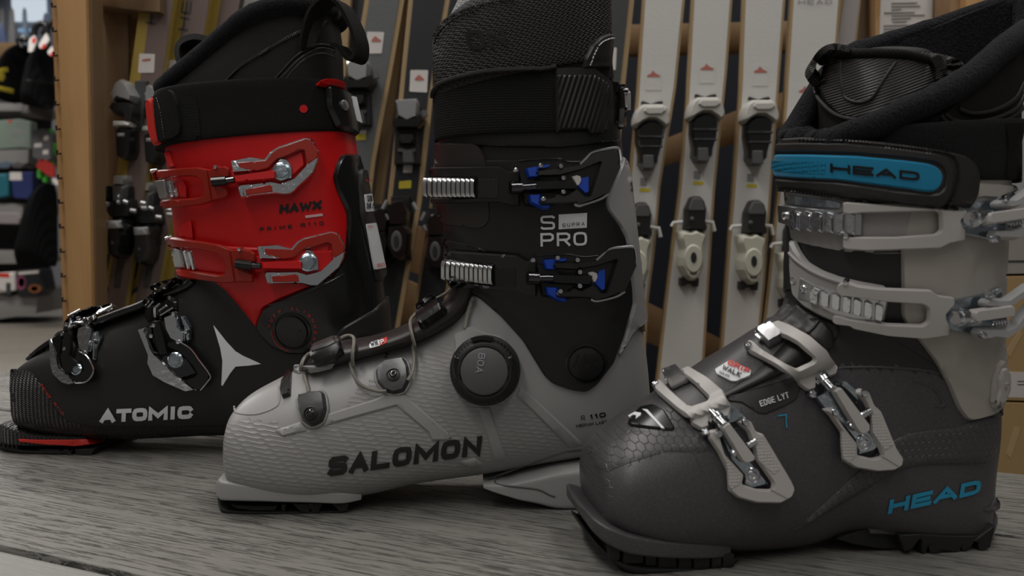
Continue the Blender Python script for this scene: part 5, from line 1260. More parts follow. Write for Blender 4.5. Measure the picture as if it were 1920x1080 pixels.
for S in sets:
    c = S['c']
    root = patch('buckle_frame', HT8, rnd(c(S['frame']), 4), BUFF, HB, th=.0035, off=-.002, bev=3, res=7, solid=True, label='white buckle frame over the instep')
    patch('latch_block', Surf(HF, [h_shell, h_tong], .003), rnd(c(S['block']), 2), ALU, root, th=.006, bev=2.5, res=6, label='speckled metal latch')
    for i in range(3):
        a, b = V(c([S['block'][0]])[0]), V(c([S['block'][1]])[0]); d, e = V(c([S['block'][3]])[0]), V(c([S['block'][2]])[0]); t = i * .12
        tube('latch_ridge', gpath(HT8, [tuple(a.lerp(d, t) + V((-2, -1))), tuple(b.lerp(e, t) + V((-2, -1)))], .0005, 3), .0012, CHR, root, n=6)
    for i in (0, len(S['frame']) - 5):
        p = c([S['frame'][i]])[0]; lathe('pin', HT8, p[0] + 8, p[1] + 6, [(7, -.001), (7, .0030), (5, .0036), (3.5, .003), (.1, .003)], CHR, root, n=16)
    q = c(S['q']); f0, f1, f2, f3 = Flat(HG, q, .001), Flat(HG, q, .004), Flat(HG, q, .0075), Flat(HG, q, .0090)
    lev = patch('lever', f1, rnd(c(S['lev']), 4), BUFF, HB, th=.004, bev=3.5, res=6, solid=True, label='white toe lever')
    hp('lever_base', f0, S['zinc'], ZINC, lev, c=c, th=.0035); hp('lever_base', f0, S['zt'], ZINC, lev, c=c, th=.006)
    for P in (S['kn'], S['kn2']): patch('grip_texture', Flat(HG, q, .0081), rnd(c(P), 2), KNU, lev, th=.0003, bev=0, res=7, label='knurled grip area')
    hp('link_bar', f2, S['bar'], BUFF, lev, c=c, th=.005, label='white link bar')
    p = c([S['disc']])[0]; lathe('hinge_pin', Flat(HG, q, .0045), p[0], p[1], [(15, -.003), (15, .001), (13, .0016), (11.5, .0006), (10, .0006), (8.5, .0022), (5, .0026), (4, .0016), (.1, .0016)], CHR, lev, n=26)
    for a, b in S['sp']: spring(f0, c([a])[0], c([b])[0], 5, 5, .0008, CHR, lev, .006)
    a, b = c(S['bolt']); tube('bolt', [HT8.map(*a)[0], f2.map(*b)[0] + f2.n * .002], .0030, CHR, lev, n=12)
    m_ = tuple((V(a) + V(b)) / 2); tube('bolt_ring', [HT8.map(*a)[0].lerp(f2.map(*b)[0], .35), HT8.map(*a)[0].lerp(f2.map(*b)[0], .55)], .0048, CHR, lev, n=14)
    tube('lever_crease', gpath(Flat(HG, q, .0080), c(S['fold']), 0, 3), .0005, CUFG, lev, n=5)
    for x, y in (S['lev'][1], (752, 408) if c is hC else (468, 318)): rivet(Flat(HG, q, .0078), *c([(x + 6, y + 22)])[0], 7, CHR, lev, .002)

# ---- strap, liner
sk = [(1490, 350, 1897, 340, .054, 2.2, 2.4, .5), (1482, 345, 1905, 338, .059, 2.2, 2.4, .5), (1480, 300, 1915, 280, .060, 2.2, 2.4, .5), (1486, 262, 1925, 236, .060, 2.2, 2.4, .5), (1494, 258, 1920, 232, .056, 2.2, 2.4, .5)]
h_st = sleeve(HF, sk, nt=5)
st = obj('power_strap', *h_st, M_('fuzzy_loop_tape', (.0065, .0065, .007), .95, spec=.15, kind='fleece', sc_=1300, st=.9, d=.002, sheen=.05), HB, label='fuzzy black strap')
patch('strap_webbing', Surf(HF, [h_st]), rnd(hA([(1335, 568), (1422, 567), (1422, 905), (1330, 905), (1345, 720)]), 2), KNIT, st, th=.0012, bev=1, res=9)
sg = Surf(HF, [sleeve(HF, [(1478, 372, 1880, 400, .058, 2.2, 2.4, .5), (1470, 360, 1890, 390, .064, 2.2, 2.4, .5), (1462, 310, 1905, 340, .065, 2.2, 2.4, .5), (1462, 262, 1915, 280, .064, 2.2, 2.4, .5), (1470, 255, 1910, 270, .06, 2.2, 2.4, .5)], nt=5)])
body = hA([(78, 664), (200, 655), (400, 658), (640, 680), (860, 712), (1040, 742), (1120, 765), (1160, 805), (1182, 880), (1175, 960), (1150, 1020), (1090, 1066), (1010, 1072), (860, 1050), (600, 1018), (380, 992), (180, 968), (66, 955), (62, 830), (66, 700)])
sb = patch('strap_end', sg, rnd(body, 9), VNL, HB, th=.003, bev=3, res=9, solid=True, under=.002, label='smooth dark strap end with stitched border')
inner = hA([(70, 688), (200, 684), (420, 688), (700, 715), (930, 748), (990, 770), (1022, 810), (1028, 870), (1012, 960), (985, 1008), (940, 1022), (860, 1012), (600, 975), (300, 940), (64, 922)])
class Off:
    def __init__(s, g, o): s.fr = g.fr; s.g = g; s.o = o
    def map(s, x, y): P, n = s.g.map(x, y); return P + n * s.o, n
patch('strap_rim', Off(sg, .003), rnd(inner, 8), VNL, sb, holes=[rnd(hA([(70, 735), (250, 735), (500, 745), (760, 770), (900, 790), (960, 812), (985, 860), (975, 930), (950, 960), (900, 966), (700, 945), (400, 900), (66, 880)]), 8)], th=.0016, bev=3, res=7)
blue = patch('cyan_badge', Off(sg, .003), rnd(hA([(64, 747), (250, 748), (500, 758), (760, 785), (880, 802), (935, 822), (965, 865), (955, 920), (930, 950), (880, 955), (700, 930), (400, 888), (62, 868)]), 8), CYAN, sb, th=.0022, bev=3.5, res=8, label='raised cyan badge')
patch('badge_scales', Off(sg, .0050), rnd(hA([(66, 782), (200, 786), (352, 793), (346, 855), (200, 845), (64, 832)]), 2), SCAL, blue, th=.0004, bev=0, res=6, label='scaly textured end of the badge')
text('lettering', Off(sg, .0052), 'HEAD', hA([(375, 845)])[0], hA([(832, 898)])[0], 16, BLKG, blue, wt=.28, gap=.13, down=(-.02, -1), label='HEAD in black')
dashes(Off(sg, .0032), hA([(200, 672), (420, 675), (700, 702), (930, 733), (1020, 760), (1045, 800), (1048, 870), (1030, 960), (1000, 1020), (950, 1040), (860, 1032), (600, 998), (300, 962), (80, 943)]), 110, .62, .0008, BLK, sb, label='black border stitching')
patch('cuff_lip', Surf(HF, [h_top]), rnd(hB([(120, 95), (150, 78), (400, 110), (480, 130), (470, 180), (300, 170), (150, 150), (122, 130)]), 6), ZINC, HB, th=.003, bev=3, res=8)
patch('cuff_rim', Surf(HF, [h_top]), rnd(hB([(1285, 130), (1330, 100), (1420, 110), (1530, 65), (1560, 70), (1540, 20), (1320, 10)]), 4), CUFW, HB, th=.0035, bev=3, res=8)
# liner
back = [(0, 1925), (60, 1925), (120, 1923), (200, 1918), (300, 1900)]
rim = [(1480, 268), (1560, 262), (1600, 248), (1640, 234), (1690, 208), (1740, 188), (1790, 162), (1830, 135), (1870, 98), (1910, 66), (1950, 40)]
rim2 = [(1500, 262), (1560, 245), (1620, 200), (1670, 130), (1710, 80), (1760, 40), (1850, 15), (1950, -10)]
cm, outr, innr = collar(HF, [(20, 1680), (60, 1640), (120, 1600), (180, 1570), (240, 1535), (300, 1515)], back, rim, rim2, 300, .050, .010)
HL = Surf(HF, [cm])
ln = obj('liner', *cm, FLC, HB, label='black fleece-lined inner boot')
roll('liner_rim', outr, .0085, FLC, ln)
patch('heel_panel', HL, rnd(hA([(900, 560), (1000, 500), (1080, 440), (1200, 350), (1320, 240), (1422, 140), (1422, 560), (1300, 570), (1100, 590)]), 5), LIN, ln, th=.0012, bev=2, res=9, label='dotted dark fabric panel')
for P in ([(985, 520), (1030, 560), (1130, 572), (1260, 548), (1380, 490), (1425, 410)], [(960, 530), (1000, 575), (1080, 592), (1200, 585), (1330, 550), (1430, 480)], [(1060, 490), (1130, 520), (1250, 505), (1370, 440), (1420, 350)]):
    tube('liner_seam', gpath(HL, hA(P), .0016), .0016, VNL, ln, n=8)
tg = [(1536, 262, 1700, 262, .040, 2.6, 2.6, .5), (1536, 220, 1722, 215, .040, 2.6, 2.6, .5), (1534, 170, 1748, 175, .040, 2.6, 2.6, .5), (1540, 125, 1752, 130, .038, 2.6, 2.6, .5), (1550, 108, 1744, 112, .034, 2.6, 2.6, .5), (1575, 100, 1720, 104, .026, 2.6, 2.6, .5), (1600, 98, 1690, 101, .015, 2.6, 2.6, .5)]
h_tg = sleeve(HF, tg, nt=5); gt = Surf(HF, [h_tg])
lt = obj('liner_tongue', *h_tg, LINS, HB, label='padded liner tongue')
patch('tongue_panel', gt, rnd(hA([(310, 260), (340, 225), (420, 210), (640, 205), (800, 215), (895, 240), (925, 320), (930, 400), (850, 410), (760, 450), (660, 510), (580, 545), (500, 548), (420, 530), (340, 460), (305, 380)]), 8), RIBB, lt, th=.0022, bev=4, res=8, label='diagonally ribbed vinyl front')
gt2 = Surf(HF, [h_tg], .0022)
tube('panel_groove', gpath(gt2, hA([(432, 235), (425, 300), (432, 370), (448, 425), (500, 452), (555, 452), (600, 420), (650, 330), (712, 235)]), -.0002), .0011, VNL, lt, n=8)
tube('panel_piping', gpath(gt, hA([(275, 378), (300, 440), (370, 510), (450, 545), (520, 552), (600, 540), (700, 490), (800, 435), (880, 402), (940, 398)]), .001), .0018, VNL, lt, n=8)
tube('panel_trim', gpath(gt, hA([(315, 232), (360, 205), (450, 192), (600, 188), (760, 195), (880, 222)]), .002), .0030, KNIT, lt, n=10, label='twill trim')
WEB = bpy.data.materials['ribbed_webbing']
obj('pull_loop', *band_mesh([gt.map(*p)[0] + V((0, 0, 0)) for p in cr(hA([(300, 350), (270, 330), (240, 290), (245, 250), (290, 190), (350, 165), (440, 180)]), 5)], V((.010, .026, .0)), .004), WEB, lt, label='ribbed webbing loop, left end')
patch('pull_loop', gt, rnd(hA([(790, 190), (850, 183), (940, 190), (1030, 210), (1068, 240), (1085, 290), (1070, 330), (1000, 350), (920, 350), (930, 280), (900, 220), (860, 200)]), 8), WEB, lt, th=.006, bev=7, res=6, solid=True, under=.002, label='ribbed webbing loop, right end')
# ------------------------------------------------------------------ shop: floor, walls, ceiling
FLZ = -.45
FLM = deck_mat('shop_floor_planks', (.26, .235, .20), R(24), .5)
structure(bbox('floor', (-9, 5, -3, 10, FLZ - .1, FLZ), FLM, None, 0))
structure(bbox('wall_back', (-9, 5, 9.9, 10, FLZ, 2.7), M_('shop_wall', (.30, .30, .32), .8), None, 0))
structure(bbox('wall_left', (-9.1, -9, -3, 10, FLZ, 2.7), bpy.data.materials['shop_wall'], None, 0))
structure(bbox('wall_right', (5, 5.1, -3, 10, FLZ, 2.7), bpy.data.materials['shop_wall'], None, 0))
structure(bbox('ceiling', (-9, 5, -3, 10, 2.7, 2.8), M_('ceiling_white', (.6, .6, .58), .8), None, 0))
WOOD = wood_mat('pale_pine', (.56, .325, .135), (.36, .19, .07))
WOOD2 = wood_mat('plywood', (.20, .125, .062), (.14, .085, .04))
WOODX = wood_mat('pine_rail', (.36, .22, .11), (.24, .14, .06), ax=0)
NAVY = M_('dark_navy_backdrop', (.006, .009, .018), .7)
_F0 = Frame((0, 0, 0), 0)
def WF(Y): return Frame((0, Y, 0), 0)
def LW(Y): return Ly(_F0, Y)
def wp(name, Y, P, depth, mat, parent, th=.001, bev=1.0, **k):
    return patch(name, LW(Y), P, mat, parent, solid=True, under=depth, bev=bev, th=th, res=k.pop('res', 60), **k)
def yfloor(Y): return 424 + (CAMP.z - FLZ) / Y * F + 20

# ------------------------------------------------------------------ wooden ski rack
rack = empty('ski_rack', 'pale wooden ski rack with posts, rails and slanted braces behind the boots', 'rack', (0, 1.55, FLZ))
YR = 1.5
def rp(name, Y, P, depth, mat, **k):
    o = wp(name, Y, P, depth, mat, None, **k); o.parent = rack; o.matrix_parent_inverse = Matrix.Translation((0, -1.55, -FLZ)); return o
rp('post', 1.30, [(104, -60), (160, -60), (183, 1110), (150, 1110)], .05, WOOD, label='front left post of pale pine')
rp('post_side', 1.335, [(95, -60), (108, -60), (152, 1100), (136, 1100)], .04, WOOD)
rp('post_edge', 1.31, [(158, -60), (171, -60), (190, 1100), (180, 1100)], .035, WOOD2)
rp('side_panel', 1.42, [(168, -60), (240, -60), (245, 1000), (186, 1000)], .01, WOOD2, label='plywood side panel')
rp('batten', 1.46, [(232, 22), (264, 22), (262, 250), (252, 620), (226, 900), (222, 900)], .03, WOODX)
rp('top_board', 1.38, [(166, -60), (300, -60), (300, 22), (262, 20), (168, 8)], .10, WOOD2)
for P in ([(540, 60), (1560, 38), (1560, 92), (540, 118)], [(1190, 330), (1190, 283), (1500, 160), (1500, 228)], [(1140, 555), (1200, 560), (1460, 690), (1460, 742), (1140, 612)], [(520, 330), (800, 430), (800, 520), (520, 420)]):
    rp('rail', 1.66, P, .03, WOODX)
rp('rail', 1.62, [(640, 560), (840, 660), (840, 560), (640, 470)], .02, WOODX)
rp('back_panel', 1.95, [(200, -80), (1640, -80), (1640, 1000), (200, 1000)], .02, NAVY, label='dark backdrop standing in for skis and clothes further behind')  # plain dark sheet in place of the dark skis and clothes
rp('post', 1.50, [(1640, -80), (1752, -80), (1752, 1000), (1650, 1000)], .06, WOOD, label='post carrying a paper notice')
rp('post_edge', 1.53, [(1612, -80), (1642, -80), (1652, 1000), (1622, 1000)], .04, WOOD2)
rp('post', 1.42, [(1812, -80), (1896, -80), (1890, 900), (1806, 900)], .06, WOOD, label='right end post')
rp('post_edge', 1.44, [(1782, -80), (1814, -80), (1808, 900), (1778, 900)], .05, WOODX)
rp('gap_board', 1.62, [(1748, -80), (1790, -80), (1790, 900), (1748, 900)], .02, M_('grey_board', (.16, .16, .17), .7))
for i in range(13):
    y = 12 + i * 46; x = 100 + y * .036
    pts = [at(x + 4, y, 1.33), at(x - 3, y + 1, 1.325), at(x - 3, y + 1, 1.325) + V((0, 0, .006))]
    o = tube('hook', pts, .0018, BLK, None, n=6); o.parent = rack; o.matrix_parent_inverse = Matrix.Translation((0, -1.55, -FLZ))
K8, K7 = K(1150, 0, 3.0), K(1160, 330, 2.92)
# bent black hook and notice
hk_ = obj('wall_hook', *merge([tube_mesh([at(1752, 52, 1.44), at(1775, 45, 1.40), at(1790, 35, 1.38)], .004, 8), tube_mesh([at(1793, 26, 1.38), at(1789, 51, 1.38)], .003, 8)]), BLK)
tag(hk_, 'bent black metal hook on the right end post', 'hook')
nt_ = empty('paper_notice', 'white printed paper notice pinned to the wooden post', 'notice', at(1702, 60, 1.495))
_ni = Matrix.Translation(-nt_.location)
def par(o, p, Mi): o.parent = p; o.matrix_parent_inverse = Mi; return o
par(wp('sheet', 1.498, [(1653, -60), (1750, -60), (1747, 63), (1649, 67)], .001, PAP, None, th=.0003, bev=0), nt_, _ni)
INK = M_('faded_ink', (.28, .26, .26), .8)
gN = LW(1.4965)
rows = [(1672, 5, 1720), (1672, 11, 1726), (1672, 17, 1690), (1658, 23, 1715), (1672, 28, 1734), (1672, 34, 1708), (1674, 40, 1700), (1657, 47, 1742), (1657, 53, 1735), (1657, 59, 1690)]
vs, fs = merge([patch_mesh(gN, [(a, y), (b, y - 1.2), (b, y + .6), (a, y + 1.8)], th=.0001, bev=0, res=40) for a, y, b in rows])
par(obj('print_lines', vs, fs, INK, None), nt_, _ni)

# ------------------------------------------------------------------ skis
TAN = M_('tan_sidewall', (.36, .25, .125), .5)
TAND = M_('brown_sidewall', (.20, .14, .09), .5)
SKW = M_('white_topsheet', (.60, .585, .56), .45, kind='noise', sc_=300, st=.5, d=.0006)
SKG = M_('grey_topsheet', (.115, .12, .125), .45, kind='noise', sc_=260, st=.6, d=.0006)
SKD = M_('dark_grey_topsheet', (.045, .048, .05), .5)
SKK = M_('black_topsheet', (.014, .015, .017), .45)
SKB = M_('brown_violet_topsheet', (.16, .115, .10), .4)
YEL = M_('yellow_topsheet', (.34, .24, .045), .45)
YLB = M_('yellow_label', (.55, .45, .03), .5)
CRM = M_('cream_plastic', (.52, .51, .42), .4)
WBP = M_('white_binding_plastic', (.54, .53, .49), .4)
SLV = M_('silver_paint', (.42, .42, .42), .3, .6)
LAB = M_('white_label', (.64, .60, .57), .6)
GRB = M_('grey_binding', (.09, .09, .088), .4)
LRD = M_('pale_red_print', (.42, .14, .11), .6)
def ski(label, Y, Lp, Rp, top, side, group, inset=5, stripe=None, smat=None):
    """Lp / Rp: left and right edge as (x, y) top to bottom in the picture"""
    yb = yfloor(Y) - 20
    def ext(P):
        a, b = P[0], P[1]; c, d = P[-2], P[-1]
        k1 = (a[0] - b[0]) / (a[1] - b[1]); k2 = (d[0] - c[0]) / (d[1] - c[1])
        return [(a[0] + k1 * (-560 - a[1]), -560)] + P + [(d[0] + k2 * (yb - d[1]), yb)]
    L, R_ = ext(Lp), ext(Rp)
    tipw = R_[0][0] - L[0][0]; cx = (R_[0][0] + L[0][0]) / 2
    tip = [(cx + tipw * .5 * math.cos(a), -560 - tipw * .9 * math.sin(a)) for a in [math.pi * k / 8 for k in range(1, 8)]]
    out = L + R_[::-1] + tip
    base = at((L[-1][0] + R_[-1][0]) / 2, yb, Y)
    root = empty('ski', label, 'ski', (base.x, Y, base.z), 0, group); Mi = Matrix.Translation(-root.location)
    g = LW(Y); root['Y'] = Y
    par(patch('core', g, out, side, None, solid=True, under=.012, th=.0008, bev=0, res=90), root, Mi)
    ins = [(x + inset, y) for x, y in L] + [(x - inset, y) for x, y in R_[::-1]] + [(cx + (x - cx) * .85, y + 6) for x, y in tip]
    par(patch('topsheet', g, ins, top, None, th=.0015, off=.0008, bev=0, res=90), root, Mi)
    if stripe:
        st = [(x + inset, y) for x, y in L] + [(L[i][0] + (R_[i][0] - L[i][0]) * stripe, L[i][1]) for i in range(len(L) - 1, -1, -1)]
        par(patch('colour_stripe', g, st, smat, None, th=.0002, off=.0024, bev=0, res=90), root, Mi)
    def add(name, P, mat, lift=.003, th=.002, bev=1.5, res=8, **k):
        return par(patch(name, g, rnd(P, 2), mat, None, off=lift, th=th, bev=bev, res=res, sink=lift + .001, **k), root, Mi)
    def tub(name, P, r, mat, lift=.02):
        return par(tube(name, [at(x, y, Y - lift) for x, y in P], r, mat, None, n=8), root, Mi)
    root_add[root.name] = (add, tub, g, Mi, root)
    return add, tub, root
root_add = {}
# -- white skis with cream heel pieces
def white_binding(add, tub, td, hd, toe=True, heel=True, sc=1.0):
    a = lambda P: [(x + td[0], y + td[1]) for x, y in K8(P)]
    b = lambda P: [(x + hd[0], y + hd[1]) for x, y in K7(P)]
    if toe:
        add('binding_bracket', a([(452, 548), (458, 530), (485, 538), (512, 548), (545, 535), (575, 531), (578, 548)]), BLK, .003, .004)
        add('toe_body', a([(438, 672), (480, 650), (520, 650), (562, 675), (570, 700), (565, 780), (545, 850), (540, 890), (520, 900), (518, 920), (450, 922), (440, 900), (428, 890), (430, 840), (418, 760), (420, 700)]), BLKG, .003, .030, 4)
        add('toe_ridge', a([(424, 735), (566, 735), (562, 750), (426, 750)]), RUB, .032, .003)
        add('toe_ridge', a([(428, 790), (560, 790), (556, 802), (430, 802)]), RUB, .032, .003)
        add('toe_wing', a([(428, 578), (458, 560), (562, 560), (588, 578), (605, 640), (602, 670), (580, 690), (550, 668), (520, 648), (480, 648), (448, 665), (422, 690), (400, 672), (402, 640), (412, 604)]), WBP, .020, .016, 5, label='white toe wings')
        add('toe_cap', a([(462, 580), (560, 578), (575, 600), (548, 620), (475, 622), (450, 604)]), WBP, .036, .004, 2)
        add('toe_pad', a([(450, 842), (508, 842), (512, 915), (448, 915)]), GRB, .033, .003)
    add('scale_print', a([(450, 962), (488, 962), (488, 1008), (450, 1008)]), M_('grey_print_soft', (.25, .25, .24), .6) if 'grey_print_soft' not in bpy.data.materials else bpy.data.materials['grey_print_soft'], .0025, .0003, 0)
    add('yellow_mark', a([(446, 1020), (506, 1020), (506, 1040), (446, 1040)]), YLB, .0025, .0003, 0, label='yellow mark')
    add('shop_label', a([(478, 350), (568, 350), (568, 470), (478, 470)]), SKW, .0025, .0004, 0)
    add('label_print', a([(486, 388), (512, 375), (520, 358), (535, 375), (562, 388), (560, 396), (490, 396)]), LRD, .003, .0003, 0, label='pale red print')
    if heel:
        add('heel_base', b([(325, 555), (435, 555), (430, 605), (400, 605), (395, 590), (365, 590), (360, 602), (325, 600)]), BLK, .003, .012)
        add('heel_tower', b([(352, 180), (380, 120), (400, 111), (435, 111), (455, 135), (468, 180), (462, 250), (472, 272), (466, 302), (345, 297), (350, 250)]), BLK, .003, .030, 4)
        add('tower_plate', b([(365, 170), (385, 125), (432, 125), (450, 170), (448, 192), (362, 192)]), GRB, .032, .003)
        add('heel_housing', b([(313, 305), (345, 296), (375, 300), (400, 286), (430, 300), (466, 310), (462, 340), (450, 372), (448, 440), (452, 482), (430, 540), (405, 568), (370, 570), (340, 545), (313, 490), (314, 440), (326, 400), (314, 350)]), CRM, .008, .030, 7, label='cream heel housing')
        add('housing_rim', b(circ(383, 448, 52, 78, 22)), CRM, .036, .005, 3, label='raised oval rim')
        add('housing_hole', b(circ(383, 442, 18, 32, 16)), RUB, .039, .003, 1)
        add('housing_notch', b([(360, 520), (408, 520), (400, 535), (368, 535)]), GRB, .037, .002, 1)
        tub('brake_arm', b([(350, 252), (300, 256), (289, 276)]), .0030, WBP); tub('brake_arm', b([(462, 250), (514, 254), (524, 302)]), .0034, WBP)
        lat = par(lathe('screw', LW(root_y[0] - .035), *b([(403, 235)])[0], [(4, -.004), (4, .0), (2, .001), (.1, .001)], GRB, None, n=10), root_now[0], Matrix.Translation(-root_now[0].location))
root_y = [1.45]; root_now = [None]
GW = 'white skis leaning on the rack'
for lab, L, R_, td, hd, tt, hh_ in (
    ('white ski directly right of the middle boot, partly hidden by it', [(1205, 0), (1193, 187), (1180, 333), (1150, 700)], [(1284, 0), (1267, 167), (1238, 350), (1228, 467), (1215, 570), (1209, 690)], (-100, 13), (-101, 11), True, True),
    ('white ski standing alone in the middle of the gap between two boots', [(1297, 0), (1287, 187), (1273, 355), (1246, 570), (1232, 700)], [(1373, 0), (1363, 133), (1340, 360), (1331, 501), (1319, 700)], (0, 0), (0, 0), True, True),
    ('white ski with a vertical yellow mark, third in the row of white skis', [(1393, 0), (1387, 167), (1373, 362), (1362, 501), (1348, 700)], [(1472, 0), (1460, 167), (1447, 345), (1434, 535), (1416, 700)], (100, 5), (110, 7), True, True),
    ('wide white ski with a small word at its top, half behind the right boot', [(1483, 0), (1475, 133), (1462, 330), (1430, 614)], [(1576, 0), (1566, 133), (1550, 330), (1520, 614)], (184, 42), (186, 40), True, True)):
    add, tub, root = ski(lab, 1.45, L, R_, SKW, TAN, GW); root_now[0] = root
    white_binding(add, tub, td, hd)
    if L[0][0] == 1483:
        gg = LW(1.4465); vs, fs = text_mesh(gg, 'HEAD', (1497, 8), (1560, 7), 8, wt=.2, gap=.3)
        par(obj('lettering', vs, fs, INK, None, smooth=False, label='HEAD in grey'), root, Matrix.Translation(-root.location))
add, tub, root = ski('light grey ski edge beside the post with the paper notice', 1.47, [(1578, 0), (1562, 100), (1545, 300)], [(1614, 0), (1603, 100), (1588, 300)], M_('pale_grey_topsheet', (.36, .335, .325), .5), TAN, None, 4)

# -- dark skis between the two left boots
def dark_toe(add, tub, ox, oy, s=1.0):
    k = lambda P: [(ox + x * s, oy + y * s) for x, y in P]
    add('toe_plate', k([(-24, 40), (22, 40), (24, 120), (-26, 120)]), BLK, .003, .012, 2)
    add('toe_head', k([(-22, 0), (18, -2), (22, 8), (20, 34), (0, 42), (-18, 32)]), SLV, .012, .018, 4, label='silver toe head')
    add('toe_jaw', k([(-26, 28), (-14, 34), (12, 34), (30, 22), (34, 40), (22, 56), (-20, 56), (-28, 44)]), BLKG, .010, .026, 4)
    add('toe_lever', k([(-14, 62), (14, 62), (16, 84), (-16, 84)]), BLK, .010, .020, 3)
    add('toe_ridge', k([(-18, 90), (16, 90), (16, 98), (-18, 98)]), GRB, .014, .006, 1.5)
    add('toe_pad', k([(-8, 94), (12, 94), (14, 118), (-8, 118)]), GRB, .018, .008, 2)
    tub('toe_screw', k([(26, 18), (30, 30)]), .006, GRB, .03)
def dark_heel(add, tub, ox, oy, s=1.0):
    k = lambda P: [(ox + x * s, oy + y * s) for x, y in P]
    add('heel_plate', k([(-18, -10), (18, -10), (20, 110), (-20, 110)]), BLK, .003, .010, 2)
    add('heel_tower', k([(-14, 0), (10, -4), (20, 20), (16, 46), (-18, 46), (-22, 20)]), BLKG, .010, .028, 4)
    add('heel_housing', k([(-20, 44), (14, 40), (22, 60), (18, 100), (4, 112), (-12, 106), (-24, 80)]), BLKG, .010, .034, 5)
    add('housing_rim', k(circ(-2, 74, 11, 20, 16)), GRB, .042, .004, 2)
    add('housing_hole', k(circ(-2, 74, 5, 12, 12)), RUB, .045, .003, 1)
    for a, b in (((-26, -2), (-34, 14)), ((22, 2), (30, 16)), ((-30, 24), (-24, 34))): tub('brake_arm', k([a, b]), .0035, SLV, .03)
GD = 'dark skis leaning on the rack'
add, tub, root = ski('pale speckled ski tip area behind the strap of the left boot', 1.50, [(455, 0), (432, 120), (415, 220)], [(527, 0), (512, 120), (498, 220)], SKW, TAN, None)
add, tub, root = ski('narrow ski with a wide tan edge just left of the grey ski', 1.47, [(630, 0), (608, 300)], [(660, 0), (640, 300)], TAN, TAND, GD, 2)
add, tub, root = ski('narrow dark ski between two tan edges, left of the grey ski', 1.49, [(658, 0), (637, 300)], [(690, 0), (662, 300)], SKD, TAND, GD, 3)
add, tub, root = ski('grey ski with white label and yellow mark behind the left boot', 1.44, [(684, 0), (668, 100), (640, 300), (590, 640)], [(758, 0), (736, 130), (704, 300), (662, 640)], SKG, TAN, GD, 9)
add('shop_label', [(689, 60), (721, 61), (716, 101), (686, 101)], LAB, .0025, .0005, 0, label='white label'); add('label_print', [(697, 76), (704, 68), (716, 77), (714, 79), (697, 79)], LRD, .0032, .0003, 0)
add('yellow_mark', [(665, 250), (687, 248), (686, 263), (664, 263)], YLB, .0025, .0005, 0); add('yellow_mark_top', [(666, 245), (688, 244), (687, 251), (665, 252)], LAB, .0027, .0005, 0)
dark_toe(add, tub, 675, 118, 1.0); root_dark = root
add, tub, root = ski('slim dark ski with a tan edge to the right of the grey ski', 1.47, [(742, 0), (708, 300), (660, 700)], [(768, 0), (730, 300), (680, 700)], TAN, TAND, GD, 3)
add, tub, root = ski('black ski with white label beside the middle boot strap', 1.43, [(766, 0), (748, 180), (726, 380), (700, 620)], [(843, 0), (812, 180), (790, 380), (748, 620)], SKK, TAN, GD, 9)
add('shop_label', [(770, 132), (803, 132), (801, 174), (768, 172)], LAB, .0025, .0005, 0, label='white label'); add('label_print', [(778, 148), (786, 140), (796, 149), (795, 151), (778, 151)], LRD, .0032, .0003, 0)
dark_toe(add, tub, 766, 190, 1.0)
add('scale_print', [(757, 306), (774, 306), (773, 324), (756, 324)], LAB, .0025, .0005, 0); add('yellow_mark', [(749, 340), (772, 338), (771, 353), (748, 354)], YLB, .0025, .0005, 0)
dark_heel(add, tub, 752, 378, 1.0); dark_heel(add, tub, 716, 392, .95)
add, tub, root = ski('black ski hidden behind the middle boot with only its edge showing', 1.46, [(858, 0), (830, 180), (806, 380), (770, 620)], [(905, 0), (890, 180), (866, 380), (830, 620)], SKK, TAN, GD, 6)
dark_heel(add, tub, 822, 400, .95)
add, tub, root = ski('blackish ski at the right edge of the middle boot strap', 1.47, [(1090, 0), (1080, 200), (1070, 420)], [(1189, 0), (1172, 160), (1150, 420)], SKD, TAN, GD, 10)
add('shop_label', [(1128, 88), (1156, 90), (1154, 132), (1126, 130)], LAB, .0025, .0005, 0); add('yellow_mark', [(1130, 270), (1164, 268), (1160, 284), (1128, 284)], LAB, .0025, .0005, 0)

